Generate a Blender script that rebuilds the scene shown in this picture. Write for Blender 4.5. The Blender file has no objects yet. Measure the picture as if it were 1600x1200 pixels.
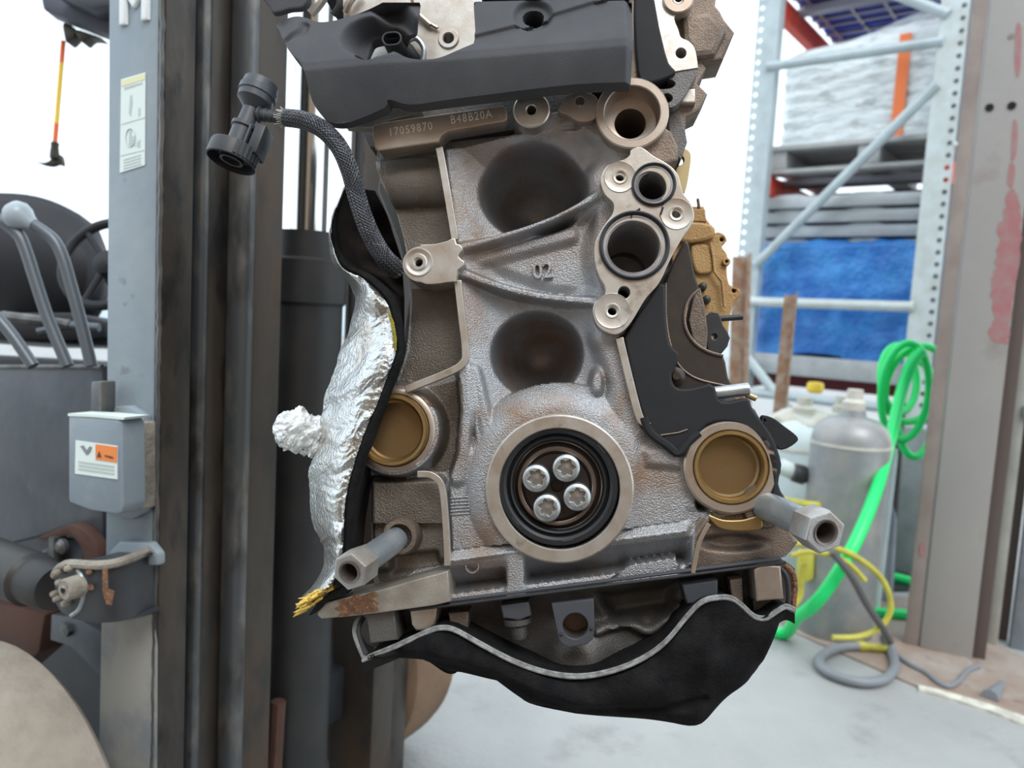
import bpy, bmesh, math, random
import numpy as np
from mathutils import Vector, Matrix

random.seed(7); np.random.seed(7)
scn = bpy.context.scene
COL = scn.collection

# ------------------------------------------------------------------ camera
FPX = 1200.0                       # focal length in pixels of the 1600x1200 frame
PITCH, ROLL = math.radians(5.4), math.radians(3.2)
CAM = Vector((0, 0, 0.97))
fw = Vector((0, math.cos(PITCH), -math.sin(PITCH)))
_u0 = Vector((0, math.sin(PITCH), math.cos(PITCH)))
rt = Vector((1, 0, 0)) * math.cos(ROLL) + _u0 * math.sin(ROLL)
up = _u0 * math.cos(ROLL) - Vector((1, 0, 0)) * math.sin(ROLL)
cd = bpy.data.cameras.new('camera'); cam = bpy.data.objects.new('camera', cd); COL.objects.link(cam)
cam.matrix_world = Matrix(((rt.x, up.x, -fw.x, CAM.x), (rt.y, up.y, -fw.y, CAM.y), (rt.z, up.z, -fw.z, CAM.z), (0, 0, 0, 1)))
cd.sensor_width = 36.0; cd.lens = 36.0 * FPX / 1600.0
cd.clip_start = 0.02; cd.clip_end = 300
cd.dof.use_dof = True; cd.dof.focus_distance = 0.60; cd.dof.aperture_fstop = 7.0
scn.camera = cam

# ------------------------------------------------------------------ sky, light, exposure
wd = bpy.data.worlds.new('overcast_sky'); scn.world = wd; wd.use_nodes = True
bg = wd.node_tree.nodes['Background']
bg.inputs[0].default_value = (0.80, 0.91, 1.0, 1); bg.inputs[1].default_value = 1.45
scn.view_settings.view_transform = 'Standard'; scn.view_settings.look = 'None'
scn.view_settings.exposure = 0.36; scn.view_settings.gamma = 1.0; scn.view_settings.use_curve_mapping = False
sd_ = bpy.data.lights.new('hazy_sun', 'SUN'); sd_.energy = 1.3; sd_.angle = math.radians(30); sd_.color = (1, 0.97, 0.93)
so = bpy.data.objects.new('hazy_sun', sd_); COL.objects.link(so)
so.rotation_euler = (math.radians(36), 0, math.radians(20)); so.location = (3, -3, 6)

# ------------------------------------------------------------------ measuring helpers
def ray(px, py): return rt * ((px - 800) / FPX) + up * ((600 - py) / FPX) + fw
def at(px, py, d): return CAM + ray(px, py) * d
def onz(px, py, z=0.0):
    r = ray(px, py); return CAM + r * ((z - CAM.z) / r.z)
def onplane(px, py, p, n):
    r = ray(px, py); return CAM + r * ((p - CAM).dot(n) / r.dot(n))
def up_from(px, py, base):          # point on the vertical line over base seen at row py
    r = ray(px, py); h = Vector((r.x, r.y)); b = Vector((base.x - CAM.x, base.y - CAM.y))
    t = b.length / h.length; return Vector((base.x, base.y, CAM.z + r.z * t))
Z = Vector((0, 0, 1))

# engine frame: its axis runs away from the camera, slightly right and down
S = 0.0005
Ey = ray(892, 668).normalized()
_x0 = (rt - Ey * rt.dot(Ey)).normalized(); _z0 = _x0.cross(Ey)
_a = math.radians(7)
Ex = _x0 * math.cos(_a) + _z0 * math.sin(_a); Ez = Ex.cross(Ey)
EP = CAM + fw * 0.6
EO = onplane(880, 1100, EP, Ey)
def e(px, py, w=0.0): return onplane(px, py, EP + Ey * (w * S), Ey)
def en(X, Y, W, wref=0.0):
    """pixel grids on the engine's front plane, pushed back by W along the engine axis -> world arrays"""
    R = np.array(rt)[None] * ((X.ravel() - 800) / FPX)[:, None] + np.array(up)[None] * ((600 - Y.ravel()) / FPX)[:, None] + np.array(fw)[None]
    n = np.array(Ey); t = (np.array(EP + Ey * (wref * S) - CAM) @ n) / (R @ n)
    return np.array(CAM)[None] + R * t[:, None] + n[None] * ((W.ravel() - wref) * S)[:, None]

# ------------------------------------------------------------------ materials
MATS = {}
def mat(n, c, m=0.0, r=0.5, c2=None, ns=30.0, lo=.42, hi=.62, bump=0.0, bs=500.0, c3=None, ns3=8.0, lo3=.55, hi3=.7, rv=0.0, spec=.5, alpha=1.0, trans=0.0, sc=(1, 1, 1), emis=None, coat=0.0):
    M = bpy.data.materials.new(n); M.use_nodes = True; nt = M.node_tree; N = nt.nodes; L = nt.links
    b = N['Principled BSDF']
    def col(v): return (v[0], v[1], v[2], 1)
    b.inputs['Base Color'].default_value = col(c); b.inputs['Metallic'].default_value = m; b.inputs['Roughness'].default_value = r
    b.inputs['Specular IOR Level'].default_value = spec; b.inputs['Coat Weight'].default_value = coat
    b.inputs['Alpha'].default_value = alpha; b.inputs['Transmission Weight'].default_value = trans
    tc = N.new('ShaderNodeTexCoord'); mp = N.new('ShaderNodeMapping'); mp.inputs['Scale'].default_value = sc
    L.new(tc.outputs['Object'], mp.inputs[0]); cur = None
    def layer(cur, c_, ns_, lo_, hi_):
        no = N.new('ShaderNodeTexNoise'); no.inputs['Scale'].default_value = ns_; no.inputs['Detail'].default_value = 7; no.inputs['Roughness'].default_value = .6
        L.new(mp.outputs[0], no.inputs['Vector'])
        rp = N.new('ShaderNodeMapRange'); rp.inputs[1].default_value = lo_; rp.inputs[2].default_value = hi_
        L.new(no.outputs[0], rp.inputs[0])
        mx = N.new('ShaderNodeMix'); mx.data_type = 'RGBA'
        L.new(rp.outputs[0], mx.inputs[0])
        if cur is None: mx.inputs[6].default_value = col(c)
        else: L.new(cur, mx.inputs[6])
        mx.inputs[7].default_value = col(c_)
        return mx.outputs[2], rp.outputs[0]
    if c2 is not None:
        cur, f = layer(cur, c2, ns, lo, hi)
        if rv:
            ma = N.new('ShaderNodeMath'); ma.operation = 'MULTIPLY_ADD'; ma.inputs[1].default_value = rv; ma.inputs[2].default_value = r
            L.new(f, ma.inputs[0]); L.new(ma.outputs[0], b.inputs['Roughness'])
    if c3 is not None: cur, f = layer(cur, c3, ns3, lo3, hi3)
    if cur is not None: L.new(cur, b.inputs['Base Color'])
    if bump:
        no = N.new('ShaderNodeTexNoise'); no.inputs['Scale'].default_value = bs; no.inputs['Detail'].default_value = 3
        L.new(mp.outputs[0], no.inputs['Vector'])
        bp = N.new('ShaderNodeBump'); bp.inputs['Distance'].default_value = bump; bp.inputs['Strength'].default_value = 1
        L.new(no.outputs[0], bp.inputs['Height']); L.new(bp.outputs[0], b.inputs['Normal'])
    MATS[n] = M; return M

mat('cast', (.38, .385, .40), .85, .40, (.30, .215, .16), 16, .44, .66, .0009, 900, c3=(.15, .115, .09), ns3=11, lo3=.6, hi3=.78, rv=.1)
mat('cast_dark', (.16, .155, .15), .6, .5, (.10, .085, .075), 25, .4, .65, .0005, 800)
mat('cast_olive', (.22, .195, .165), .7, .45, (.15, .125, .10), 26, .4, .65, .0008, 900, c3=(.24, .15, .115), ns3=9, lo3=.56, hi3=.7)
mat('rail_grey', (.40, .37, .32), .5, .5, (.28, .25, .21), 40, .4, .65, .0003, 700)
mat('cast_brown', (.25, .19, .15), .65, .5, (.14, .11, .09), 30, .4, .65, .0006, 800)
mat('machined', (.64, .61, .57), .85, .38, (.50, .43, .36), 40, .42, .66, .00008, 1500, c3=(.33, .27, .21), ns3=60, lo3=.62, hi3=.75)
mat('machined_warm', (.50, .43, .37), .8, .38, (.42, .33, .26), 35, .4, .65, .0001, 1500)
mat('bore', (.20, .17, .155), .7, .35)
mat('stamp', (.85, .80, .74), .6, .45)
mat('nickel', (.62, .60, .60), .85, .28)
mat('rubber', (.013, .014, .016), 0, .42)
mat('rubber_ring', (.012, .013, .018), 0, .35)
mat('plastic_black', (.022, .023, .027), 0, .45, (.035, .035, .038), 60, .4, .65)
mat('plastic_grey', (.06, .065, .075), 0, .42)
mat('foam_cover', (.050, .051, .058), 0, .72, (.072, .073, .08), 18, .35, .65, .0003, 1500)
mat('foam_panel', (.011, .012, .015), 0, .62, (.016, .016, .017), 20, .35, .65, .00015, 1800, spec=.35)
mat('bracket_brown', (.040, .033, .029), .3, .42, (.07, .052, .04), 25, .4, .7)
mat('felt', (.009, .009, .010), 0, 1, (.018, .017, .017), 60, .4, .65, .0012, 700, spec=.12)
mat('felt_brown', (.028, .022, .019), 0, 1, (.014, .013, .013), 30, .4, .65, .0012, 700, spec=.15)
mat('foam_edge', (.30, .305, .30), 0, .6, (.16, .15, .14), 150, .4, .6, .0008, 900)
mat('foil', (.62, .63, .62), .95, .24, (.48, .42, .34), 26, .5, .68, .0012, 330)
mat('wadding', (.85, .52, .04), 0, .9, (.95, .72, .22), 200, .35, .65, .002, 900)
mat('wadding_olive', (.42, .36, .04), 0, .9, (.25, .22, .03), 200, .35, .65, .002, 900)
mat('plug_brass', (.25, .178, .09), .75, .40, (.23, .13, .05), 18, .35, .7, .00005, 900)
mat('plug_rim', (.42, .29, .125), .8, .36, (.33, .21, .08), 30, .35, .7)
mat('bolt_zinc', (.56, .60, .61), .85, .36, (.40, .42, .43), 120, .4, .65, .0001, 900)
mat('bolt_socket', (.35, .33, .31), .85, .4)
mat('standoff', (.36, .40, .43), .75, .42, (.52, .56, .58), 60, .45, .65, .0002, 700, sc=(1, .3, 1))
mat('standoff_nut', (.52, .52, .51), .8, .42, (.40, .33, .27), 60, .45, .7, .0002, 700)
mat('rust', (.27, .13, .065), .1, .9, (.16, .08, .045), 120, .4, .62, .0025, 350, c3=(.40, .24, .14), ns3=250, lo3=.55, hi3=.7)
mat('hub', (.040, .032, .028), .6, .38)
mat('hub_ring', (.20, .15, .125), .8, .32)
mat('bronze', (.46, .29, .12), .35, .55, (.36, .21, .085), 18, .4, .65, .0006, 500)
mat('bronze_dark', (.10, .065, .035), .3, .5)
mat('braid', (.10, .105, .12), .2, .42)
mat('braid_core', (.02, .02, .024), 0, .6)
mat('frayed', (.62, .60, .56), 0, .8)
mat('gold', (.50, .40, .22), .7, .4)
# forklift
mat('mast_paint', (.26, .32, .37), .05, .42, (.34, .39, .42), 7, .4, .68, .0006, 60, c3=(.15, .17, .19), ns3=25, lo3=.62, hi3=.75)
mat('mast_low', (.40, .39, .36), .05, .6, (.27, .29, .31), 9, .45, .62, .0006, 60)
mat('mast_steel', (.052, .044, .038), .35, .42, (.095, .075, .058), 14, .42, .66, .0008, 50, c3=(.022, .021, .022), ns3=22, lo3=.52, hi3=.66, sc=(1, 1, .4))
mat('mast_edge', (.115, .12, .125), .4, .38, (.20, .19, .175), 34, .48, .64, .0006, 60, c3=(.06, .055, .05), ns3=18, lo3=.52, hi3=.66, sc=(1, 1, .35))
mat('mast_rust', (.075, .060, .048), .3, .5, (.13, .068, .034), 8, .52, .68, .0008, 60, c3=(.045, .042, .038), ns3=16, lo3=.48, hi3=.66, sc=(1, 1, .5))
mat('dark_paint', (.030, .033, .040), .05, .45, (.050, .052, .058), 8, .4, .65, .0005, 60, c3=(.12, .11, .10), ns3=30, lo3=.68, hi3=.82)
mat('cowl', (.055, .065, .082), .05, .42, (.085, .095, .11), 7, .4, .65, .001, 40, c3=(.20, .19, .18), ns3=26, lo3=.68, hi3=.82)
mat('guard', (.075, .085, .115), 0, .5)
mat('seat', (.014, .014, .018), 0, .6)
mat('barrel', (.030, .030, .031), .2, .5, (.045, .042, .04), 12, .4, .65)
mat('chrome', (.72, .72, .70), 1, .14)
mat('lever', (.13, .15, .17), .3, .38)
mat('knob', (.40, .47, .52), 0, .3)
mat('dimming_floor', (.10, .082, .070), 0, .8, (.14, .115, .095), 1.5, .4, .65)
mat('tyre', (.33, .285, .235), 0, .85, (.25, .21, .17), 14, .45, .7, .003, 60)
mat('tyre_far', (.24, .15, .09), 0, .85, (.17, .105, .065), 8, .4, .65, .002, 60)
mat('box_grey', (.24, .29, .335), .05, .45, (.32, .34, .345), 18, .5, .7, .0005, 100)
mat('dirt', (.36, .33, .28), 0, .9, (.22, .19, .155), 30, .4, .65, .002, 200)
mat('rust_brown', (.10, .045, .03), .1, .75, (.07, .035, .025), 20, .4, .65)
mat('sticker', (.80, .90, .86), 0, .4)
mat('sticker_yellow', (.85, .82, .50), 0, .4)
mat('sticker_orange', (.92, .26, .045), 0, .4)
mat('ink', (.22, .25, .27), 0, .5)
mat('ink_faint', (.55, .62, .61), 0, .5)
mat('ink_black', (.05, .05, .05), 0, .5)
mat('letter', (.86, .90, .90), 0, .45)
mat('pole_orange', (.90, .16, .03), 0, .4)
mat('pole_yellow', (.92, .62, .06), 0, .4)
mat('hook_dark', (.06, .055, .045), .5, .4)
# yard
mat('rack_grey', (.50, .58, .60), .1, .45, (.42, .48, .50), 10, .4, .65)
mat('rack_pale', (.60, .66, .66), .1, .45, (.50, .53, .50), 10, .4, .65)
mat('rack_red', (.72, .075, .04), 0, .45, (.60, .06, .035), 8, .4, .65)
mat('dark_red', (.16, .02, .022), 0, .6)
mat('crate_blue', (.015, .05, .42), 0, .45, (.012, .04, .30), 10, .4, .65)
mat('wire', (.30, .30, .34), .5, .4)
mat('wrap', (.72, .77, .79), 0, .22, (.84, .88, .88), 14, .35, .65, .012, 16, c3=(.45, .48, .48), ns3=6, lo3=.52, hi3=.66, sc=(1, 1, 3), spec=.8)
mat('strap', (.95, .22, .06), 0, .5)
mat('pallet_grey', (.38, .385, .38), 0, .6, (.46, .46, .45), 9, .4, .65)
mat('sheet', (.48, .51, .53), .3, .4, (.38, .39, .39), 5, .4, .65)
mat('tarp', (.016, .14, .47), 0, .36, (.05, .27, .66), 7, .40, .62, .010, 38)
mat('slab', (.44, .46, .46), 0, .6, (.33, .35, .355), 10, .4, .65)
mat('rusty_bar', (.30, .17, .10), .1, .85, (.38, .30, .24), 25, .42, .62, .002, 120)
mat('gas_grey', (.25, .265, .275), .25, .40, (.36, .35, .33), 9, .42, .66, .0006, 60, c3=(.36, .24, .14), ns3=5, lo3=.60, hi3=.76)
mat('gas_white', (.62, .70, .70), 0, .45, (.52, .60, .62), 7, .4, .65)
mat('hose_green', (.008, .72, .17), 0, .32)
mat('hose_yellow', (.52, .48, .05), 0, .35, (.40, .34, .05), 20, .4, .65)
mat('hose_dark', (.09, .09, .085), 0, .5)
mat('hose_grey', (.22, .235, .255), 0, .45)
mat('yellow_cap', (.80, .55, .05), 0, .4)
mat('beige', (.62, .60, .53), 0, .7, (.50, .47, .40), 12, .4, .65)
mat('column', (.33, .31, .295), .05, .48, (.37, .345, .325), 3, .35, .65, .0006, 60, c3=(.29, .25, .225), ns3=6, lo3=.6, hi3=.75)
mat('column_edge', (.33, .275, .245), .05, .5, (.24, .19, .17), 5, .4, .65)
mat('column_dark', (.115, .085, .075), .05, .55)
mat('pink_paint', (.37, .15, .155), 0, .5, (.34, .21, .20), 30, .4, .65)
mat('black_hole', (.006, .006, .006), 0, .9)
mat('track_pale', (.50, .50, .46), .2, .45, (.40, .39, .35), 8, .4, .65)
mat('track_steel', (.30, .34, .38), .4, .4, (.22, .24, .26), 8, .4, .65)
mat('concrete', (.325, .33, .325), 0, .82, (.39, .395, .385), 2.2, .38, .66, .003, 60, c3=(.24, .245, .235), ns3=4, lo3=.56, hi3=.72)
mat('sill', (.30, .215, .17), .05, .75, (.38, .33, .29), 5, .4, .62, .002, 60, c3=(.20, .13, .10), ns3=9, lo3=.58, hi3=.74)
mat('line_paint', (.72, .70, .60), 0, .7, (.50, .48, .42), 25, .45, .6)
mat('far_wall', (.62, .70, .76), 0, .8, (.50, .58, .66), .6, .4, .65)
mat('bounce_wall', (.40, .285, .20), 0, .85, (.32, .22, .15), 1.2, .4, .65)
mat('canopy', (.16, .15, .15), 0, .7)
mat('plastic_film', (.80, .84, .84), 0, .16, (.90, .93, .92), 120, .4, .6, .002, 250, spec=.8, trans=.35)

# ------------------------------------------------------------------ object helpers
MW = {}
def link(o, parent=None):
    COL.objects.link(o)
    if parent is not None: o.parent = parent
def thing(name, loc, label, cat, group=None, M=None, kind=None):
    o = bpy.data.objects.new(name, None); o.empty_display_size = .05; COL.objects.link(o)
    m = M if M is not None else Matrix.Translation(loc)
    o.matrix_world = m; MW[o] = m.copy()
    tag(o, label, cat, group, kind); return o
def tag(o, label=None, cat=None, group=None, kind=None):
    if label: o['label'] = label
    if cat: o['category'] = cat
    if group: o['group'] = group
    if kind: o['kind'] = kind
    return o
def finish(me, name, m, parent, smooth, origin=None):
    me.validate(); 
    if smooth is not None:
        me.shade_smooth(); me.set_sharp_from_angle(angle=math.radians(smooth))
    me.materials.append(MATS[m] if isinstance(m, str) else m)
    o = bpy.data.objects.new(name, me)
    if parent is not None:
        me.transform(MW[parent].inverted()); MW[o] = MW[parent]
    else:
        co = np.empty(len(me.vertices) * 3); me.vertices.foreach_get('co', co); co = co.reshape(-1, 3)
        c = (co.min(0) + co.max(0)) / 2
        L0 = Vector((c[0], c[1], co[:, 2].min())); me.transform(Matrix.Translation(-L0)); o.location = L0; MW[o] = Matrix.Translation(L0)
    me.update(); link(o, parent); return o

def frame_of(d, hint=Z):
    d = d.normalized(); x = hint.cross(d)
    if x.length < 1e-4: x = Vector((1, 0, 0)).cross(d)
    x.normalize(); return x, d.cross(x), d

class B:
    """collects verts and faces in world coordinates"""
    def __init__(s): s.v = []; s.f = []
    def add(s, vs, fs):
        k = len(s.v); s.v += [tuple(v) for v in vs]; s.f += [tuple(i + k for i in f) for f in fs]; return s
    def prism(s, pts, off):
        n = len(pts); a = [Vector(p) for p in pts]; b = [p + off for p in a]
        nr = Vector((0, 0, 0))
        for i in range(n): nr += a[i].cross(a[(i + 1) % n])
        fl = nr.dot(off) > 0
        fs = [list(range(n)), list(range(2 * n - 1, n - 1, -1))] + [[(i + 1) % n, i, n + i, n + (i + 1) % n] for i in range(n)]
        if fl: fs = [f[::-1] for f in fs]
        return s.add(a + b, fs)
    def box(s, c, X, Y, Zv):
        """centre and three half-extent vectors"""
        p = [c - X - Y - Zv, c + X - Y - Zv, c + X + Y - Zv, c - X + Y - Zv]
        return s.prism(p, Zv * 2)
    def lathe(s, o, axis, prof, n=32, hint=Z, ex=1.0, caps=True):
        x, y, d = frame_of(axis, hint); vs = []; fs = []
        for r, h in prof:
            for i in range(n):
                t = 2 * math.pi * i / n; vs.append(o + (x * math.cos(t) * ex + y * math.sin(t)) * r + d * h)
        for j in range(len(prof) - 1):
            for i in range(n):
                k = (i + 1) % n; fs.append((j * n + i, j * n + k, (j + 1) * n + k, (j + 1) * n + i))
        if caps and prof[0][0] > 1e-6: fs.append(tuple(range(n - 1, -1, -1)))
        if caps and prof[-1][0] > 1e-6: fs.append(tuple((len(prof) - 1) * n + i for i in range(n)))
        return s.add(vs, fs)
    def tube(s, path, r, n=10, closed=False, caps=True, flat=None):
        P = [Vector(p) for p in path]; m = len(P); R = r if isinstance(r, (list, tuple)) else [r] * m
        vs = []; fs = []; px = None
        for i, p in enumerate(P):
            a = P[(i - 1) % m] if (closed or i > 0) else P[i]; b = P[(i + 1) % m] if (closed or i < m - 1) else P[i]
            d = (b - a).normalized()
            if px is None: px = frame_of(d)[0]
            px = (px - d * px.dot(d)).normalized(); py = d.cross(px)
            for k in range(n):
                t = 2 * math.pi * k / n; vs.append(p + (px * math.cos(t) + py * math.sin(t)) * R[i])
        for i in range(m if closed else m - 1):
            j = (i + 1) % m
            for k in range(n):
                l = (k + 1) % n; fs.append((i * n + k, i * n + l, j * n + l, j * n + k))
        if caps and not closed: fs.append(tuple(range(n - 1, -1, -1))); fs.append(tuple((m - 1) * n + k for k in range(n)))
        return s.add(vs, fs)
    def grid(s, A, flip=False):
        m, n, _ = A.shape; k = len(s.v); s.v += [tuple(p) for p in A.reshape(-1, 3)]
        for i in range(m - 1):
            for j in range(n - 1):
                f = (k + i * n + j, k + i * n + j + 1, k + (i + 1) * n + j + 1, k + (i + 1) * n + j)
                s.f.append(f[::-1] if flip else f)
        return s
    def build(s, name, m, parent=None, smooth=35, bevel=0, seg=2, solid=0):
        me = bpy.data.meshes.new(name); me.from_pydata(s.v, [], s.f)
        if bevel:
            bm = bmesh.new(); bm.from_mesh(me); bmesh.ops.remove_doubles(bm, verts=bm.verts, dist=1e-6)
            ed = [x for x in bm.edges if len(x.link_faces) == 2 and x.calc_face_angle(0) > .5]
            bmesh.ops.bevel(bm, geom=ed, offset=bevel, segments=seg, affect='EDGES', profile=.5, clamp_overlap=True)
            bm.to_mesh(me); bm.free()
        o = finish(me, name, m, parent, smooth)
        if solid:
            md = o.modifiers.new('thickness', 'SOLIDIFY'); md.thickness = solid; md.offset = 0
        return o

def cm(pts, n=6, closed=True):
    """Catmull-Rom through points"""
    P = [np.array(p, float) for p in pts]; m = len(P); out = []
    for i in range(m if closed else m - 1):
        g = lambda k: P[k % m] if closed else P[min(max(k, 0), m - 1)]
        p0, p1, p2, p3 = g(i - 1), g(i), g(i + 1), g(i + 2)
        for j in range(n):
            t = j / n
            out.append(.5 * ((2 * p1) + (-p0 + p2) * t + (2 * p0 - 5 * p1 + 4 * p2 - p3) * t * t + (-p0 + 3 * p1 - 3 * p2 + p3) * t ** 3))
    if not closed: out.append(P[-1])
    return [tuple(p) for p in out]
def cmv(pts, n=6, closed=False): return [Vector(p) for p in cm([tuple(p) for p in pts], n, closed)]
def arc(cx, cy, r, a0=0, a1=360, n=32, ry=None):
    ry = r if ry is None else ry
    full = abs(a1 - a0) >= 359.9
    return [(cx + r * math.cos(math.radians(a0 + (a1 - a0) * i / n)), cy + ry * math.sin(math.radians(a0 + (a1 - a0) * i / n))) for i in range(n if full else n + 1)]
def stroke(pts, wd):
    P = [np.array(p, float) for p in pts]; L = []; R = []
    for i, p in enumerate(P):
        a = P[max(i - 1, 0)]; b = P[min(i + 1, len(P) - 1)]; d = (b - a) / np.linalg.norm(b - a); nrm = np.array((-d[1], d[0]))
        w = wd[i] if isinstance(wd, (list, tuple)) else wd
        L.append(tuple(p + nrm * w / 2)); R.append(tuple(p - nrm * w / 2))
    return L + R[::-1]

DG = None
def curve_mesh(ob):
    dg = bpy.context.evaluated_depsgraph_get(); dg.update()
    me = bpy.data.meshes.new_from_object(ob.evaluated_get(dg)); d = ob.data
    bpy.data.objects.remove(ob); bpy.data.curves.remove(d); return me
def slab(name, loops, O, X, Y, thick, m, parent=None, bevel=0.0, smooth=35):
    """2D loops (metres, even-odd filled) in the frame O,X,Y; front face at O, body goes back by thick along -(X x Y)"""
    cu = bpy.data.curves.new(name, 'CURVE'); cu.dimensions = '2D'; cu.fill_mode = 'BOTH'
    for lp in loops:
        sp = cu.splines.new('POLY'); sp.points.add(len(lp) - 1)
        for i, p in enumerate(lp): sp.points[i].co = (p[0], p[1], 0, 1)
        sp.use_cyclic_u = True
    cu.bevel_depth = bevel; cu.bevel_resolution = 1; cu.extrude = max(thick / 2 - bevel, 1e-5); cu.offset = -bevel
    ob = bpy.data.objects.new(name, cu); COL.objects.link(ob); me = curve_mesh(ob)
    N_ = X.cross(Y)
    o_ = O - N_ * (thick / 2)
    me.transform(Matrix(((X.x, Y.x, N_.x, o_.x), (X.y, Y.y, N_.y, o_.y), (X.z, Y.z, N_.z, o_.z), (0, 0, 0, 1))))
    me.materials.clear()
    return finish(me, name, m, parent, smooth)
def text(name, body, size, O, X, Y, thick, m, parent=None, sx=1.0, spacing=1.0, bevel=0):
    cu = bpy.data.curves.new(name, 'FONT'); cu.body = body; cu.size = size; cu.extrude = thick / 2; cu.align_x = 'CENTER'; cu.align_y = 'CENTER'; cu.space_character = spacing; cu.resolution_u = 3; cu.bevel_depth = bevel; cu.bevel_resolution = 1
    ob = bpy.data.objects.new(name, cu); COL.objects.link(ob); me = curve_mesh(ob); N_ = X.cross(Y)
    me.transform(Matrix(((X.x * sx, Y.x, N_.x, O.x), (X.y * sx, Y.y, N_.y, O.y), (X.z * sx, Y.z, N_.z, O.z), (0, 0, 0, 1)))); me.materials.clear()
    return finish(me, name, m, parent, 35)
def eplate(name, outline, w, th, m, parent, holes=(), bevel=1.0, smooth=35):
    """plate on the engine: outline and holes in photo pixels at depth w, th thick (units of S)"""
    O = e(800, 600, w)
    def cv(l): return [((p - O).dot(Ex), (p - O).dot(Ez)) for p in (e(a, b, w) for a, b in l)]
    return slab(name, [cv(outline)] + [cv(h) for h in holes], O, Ex, Ez, th * S, m, parent, bevel * S, smooth)
def elathe(name, px, py, prof, m, parent, n=48, smooth=35, w=0):
    """prof: (radius, depth w) both in photo pixels at the engine plane"""
    o = e(px, py, w); return B().lathe(o, Ey, [(r * S, h * S) for r, h in prof], n, hint=Ez, caps=False).build(name, m, parent, smooth)

# ---- height fields on the engine face
def sdpoly(X, Y, poly, closed=True, near=False):
    P = np.array(poly, float); n = len(P); d2 = np.full(X.shape, 1e12); ins = np.zeros(X.shape, bool)
    if near: nx = X.copy(); ny = Y.copy()
    for i in range(n if closed else n - 1):
        a = P[i]; b = P[(i + 1) % n]; ab = b - a; L = ab @ ab + 1e-12
        t = np.clip(((X - a[0]) * ab[0] + (Y - a[1]) * ab[1]) / L, 0, 1)
        qx = a[0] + ab[0] * t; qy = a[1] + ab[1] * t; q = (X - qx) ** 2 + (Y - qy) ** 2
        if near: mk = q < d2; nx[mk] = qx[mk]; ny[mk] = qy[mk]
        d2 = np.minimum(d2, q)
        if closed:
            c = ((a[1] > Y) != (b[1] > Y)); 
            with np.errstate(divide='ignore', invalid='ignore'): xi = a[0] + (Y - a[1]) * ab[0] / (ab[1] if abs(ab[1]) > 1e-12 else 1e-12)
            ins ^= c & (X < xi)
    d = np.sqrt(d2)
    if closed: d = np.where(ins, -d, d)
    return (d, nx, ny) if near else d
def ss(a, b, x):
    t = np.clip((x - a) / (b - a), 0, 1); return t * t * (3 - 2 * t)
def mixw(W, v, m): return W + (v - W) * m
def hfield(name, outline, wfun, step, m, parent, skirt=None, smooth=60, wref=0.0):
    P = np.array(outline); x0, y0 = P.min(0) - step; x1, y1 = P.max(0) + step
    gx = np.arange(x0, x1 + step, step); gy = np.arange(y0, y1 + step, step)
    X, Y = np.meshgrid(gx, gy); d, nx, ny = sdpoly(X, Y, outline, True, True)
    cx = (X[:-1, :-1] + X[1:, 1:]) / 2; dc = (d[:-1, :-1] + d[1:, 1:] + d[1:, :-1] + d[:-1, 1:]) / 4
    keep = dc < 0
    cnt_ = np.zeros(X.shape, int); kk = keep.astype(int)
    cnt_[:-1, :-1] += kk; cnt_[1:, :-1] += kk; cnt_[1:, 1:] += kk; cnt_[:-1, 1:] += kk
    mv = (d > -0.05 * step) | ((cnt_ > 0) & (cnt_ < 4)); X = np.where(mv, nx, X); Y = np.where(mv, ny, Y)
    W = wfun(X, Y); V = en(X, Y, W, wref); h, w_ = X.shape
    idx = np.arange(h * w_).reshape(h, w_)
    q = np.stack([idx[:-1, :-1], idx[1:, :-1], idx[1:, 1:], idx[:-1, 1:]], -1)[keep]
    used = np.unique(q); rm = np.full(h * w_, -1); rm[used] = np.arange(len(used)); q = rm[q]; V = V[used]
    faces = [tuple(f) for f in q.tolist()]
    if skirt is not None:
        E = np.concatenate([q[:, [0, 1]], q[:, [1, 2]], q[:, [2, 3]], q[:, [3, 0]]]); key = np.sort(E, 1); key = key[:, 0] * 10000000 + key[:, 1]
        u, inv, cnt = np.unique(key, return_inverse=True, return_counts=True); be = E[cnt[inv] == 1]
        bv = np.unique(be); n0 = len(V); mp = {int(a): n0 + i for i, a in enumerate(bv)}
        n = np.array(Ey); base = np.array(EP) @ n + skirt * S
        B_ = V[bv]; B_ = B_ + n[None] * (base - B_ @ n)[:, None]; V = np.concatenate([V, B_])
        faces += [(int(b), int(a), mp[int(a)], mp[int(b)]) for a, b in be]
    me = bpy.data.meshes.new(name); me.from_pydata(V.tolist(), [], faces)
    return finish(me, name, m, parent, smooth)
# ================================================================== SETTING: yard floor, far wall, added wall and floor behind the camera
fl_ = B().prism([Vector((-40, -6, -.2)), Vector((40, -6, -.2)), Vector((40, 45, -.2)), Vector((-40, 45, -.2))], Z * .2).build('floor', 'concrete', None, None)
tag(fl_, 'pale grey worn concrete yard floor', None, None, 'structure')
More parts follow.
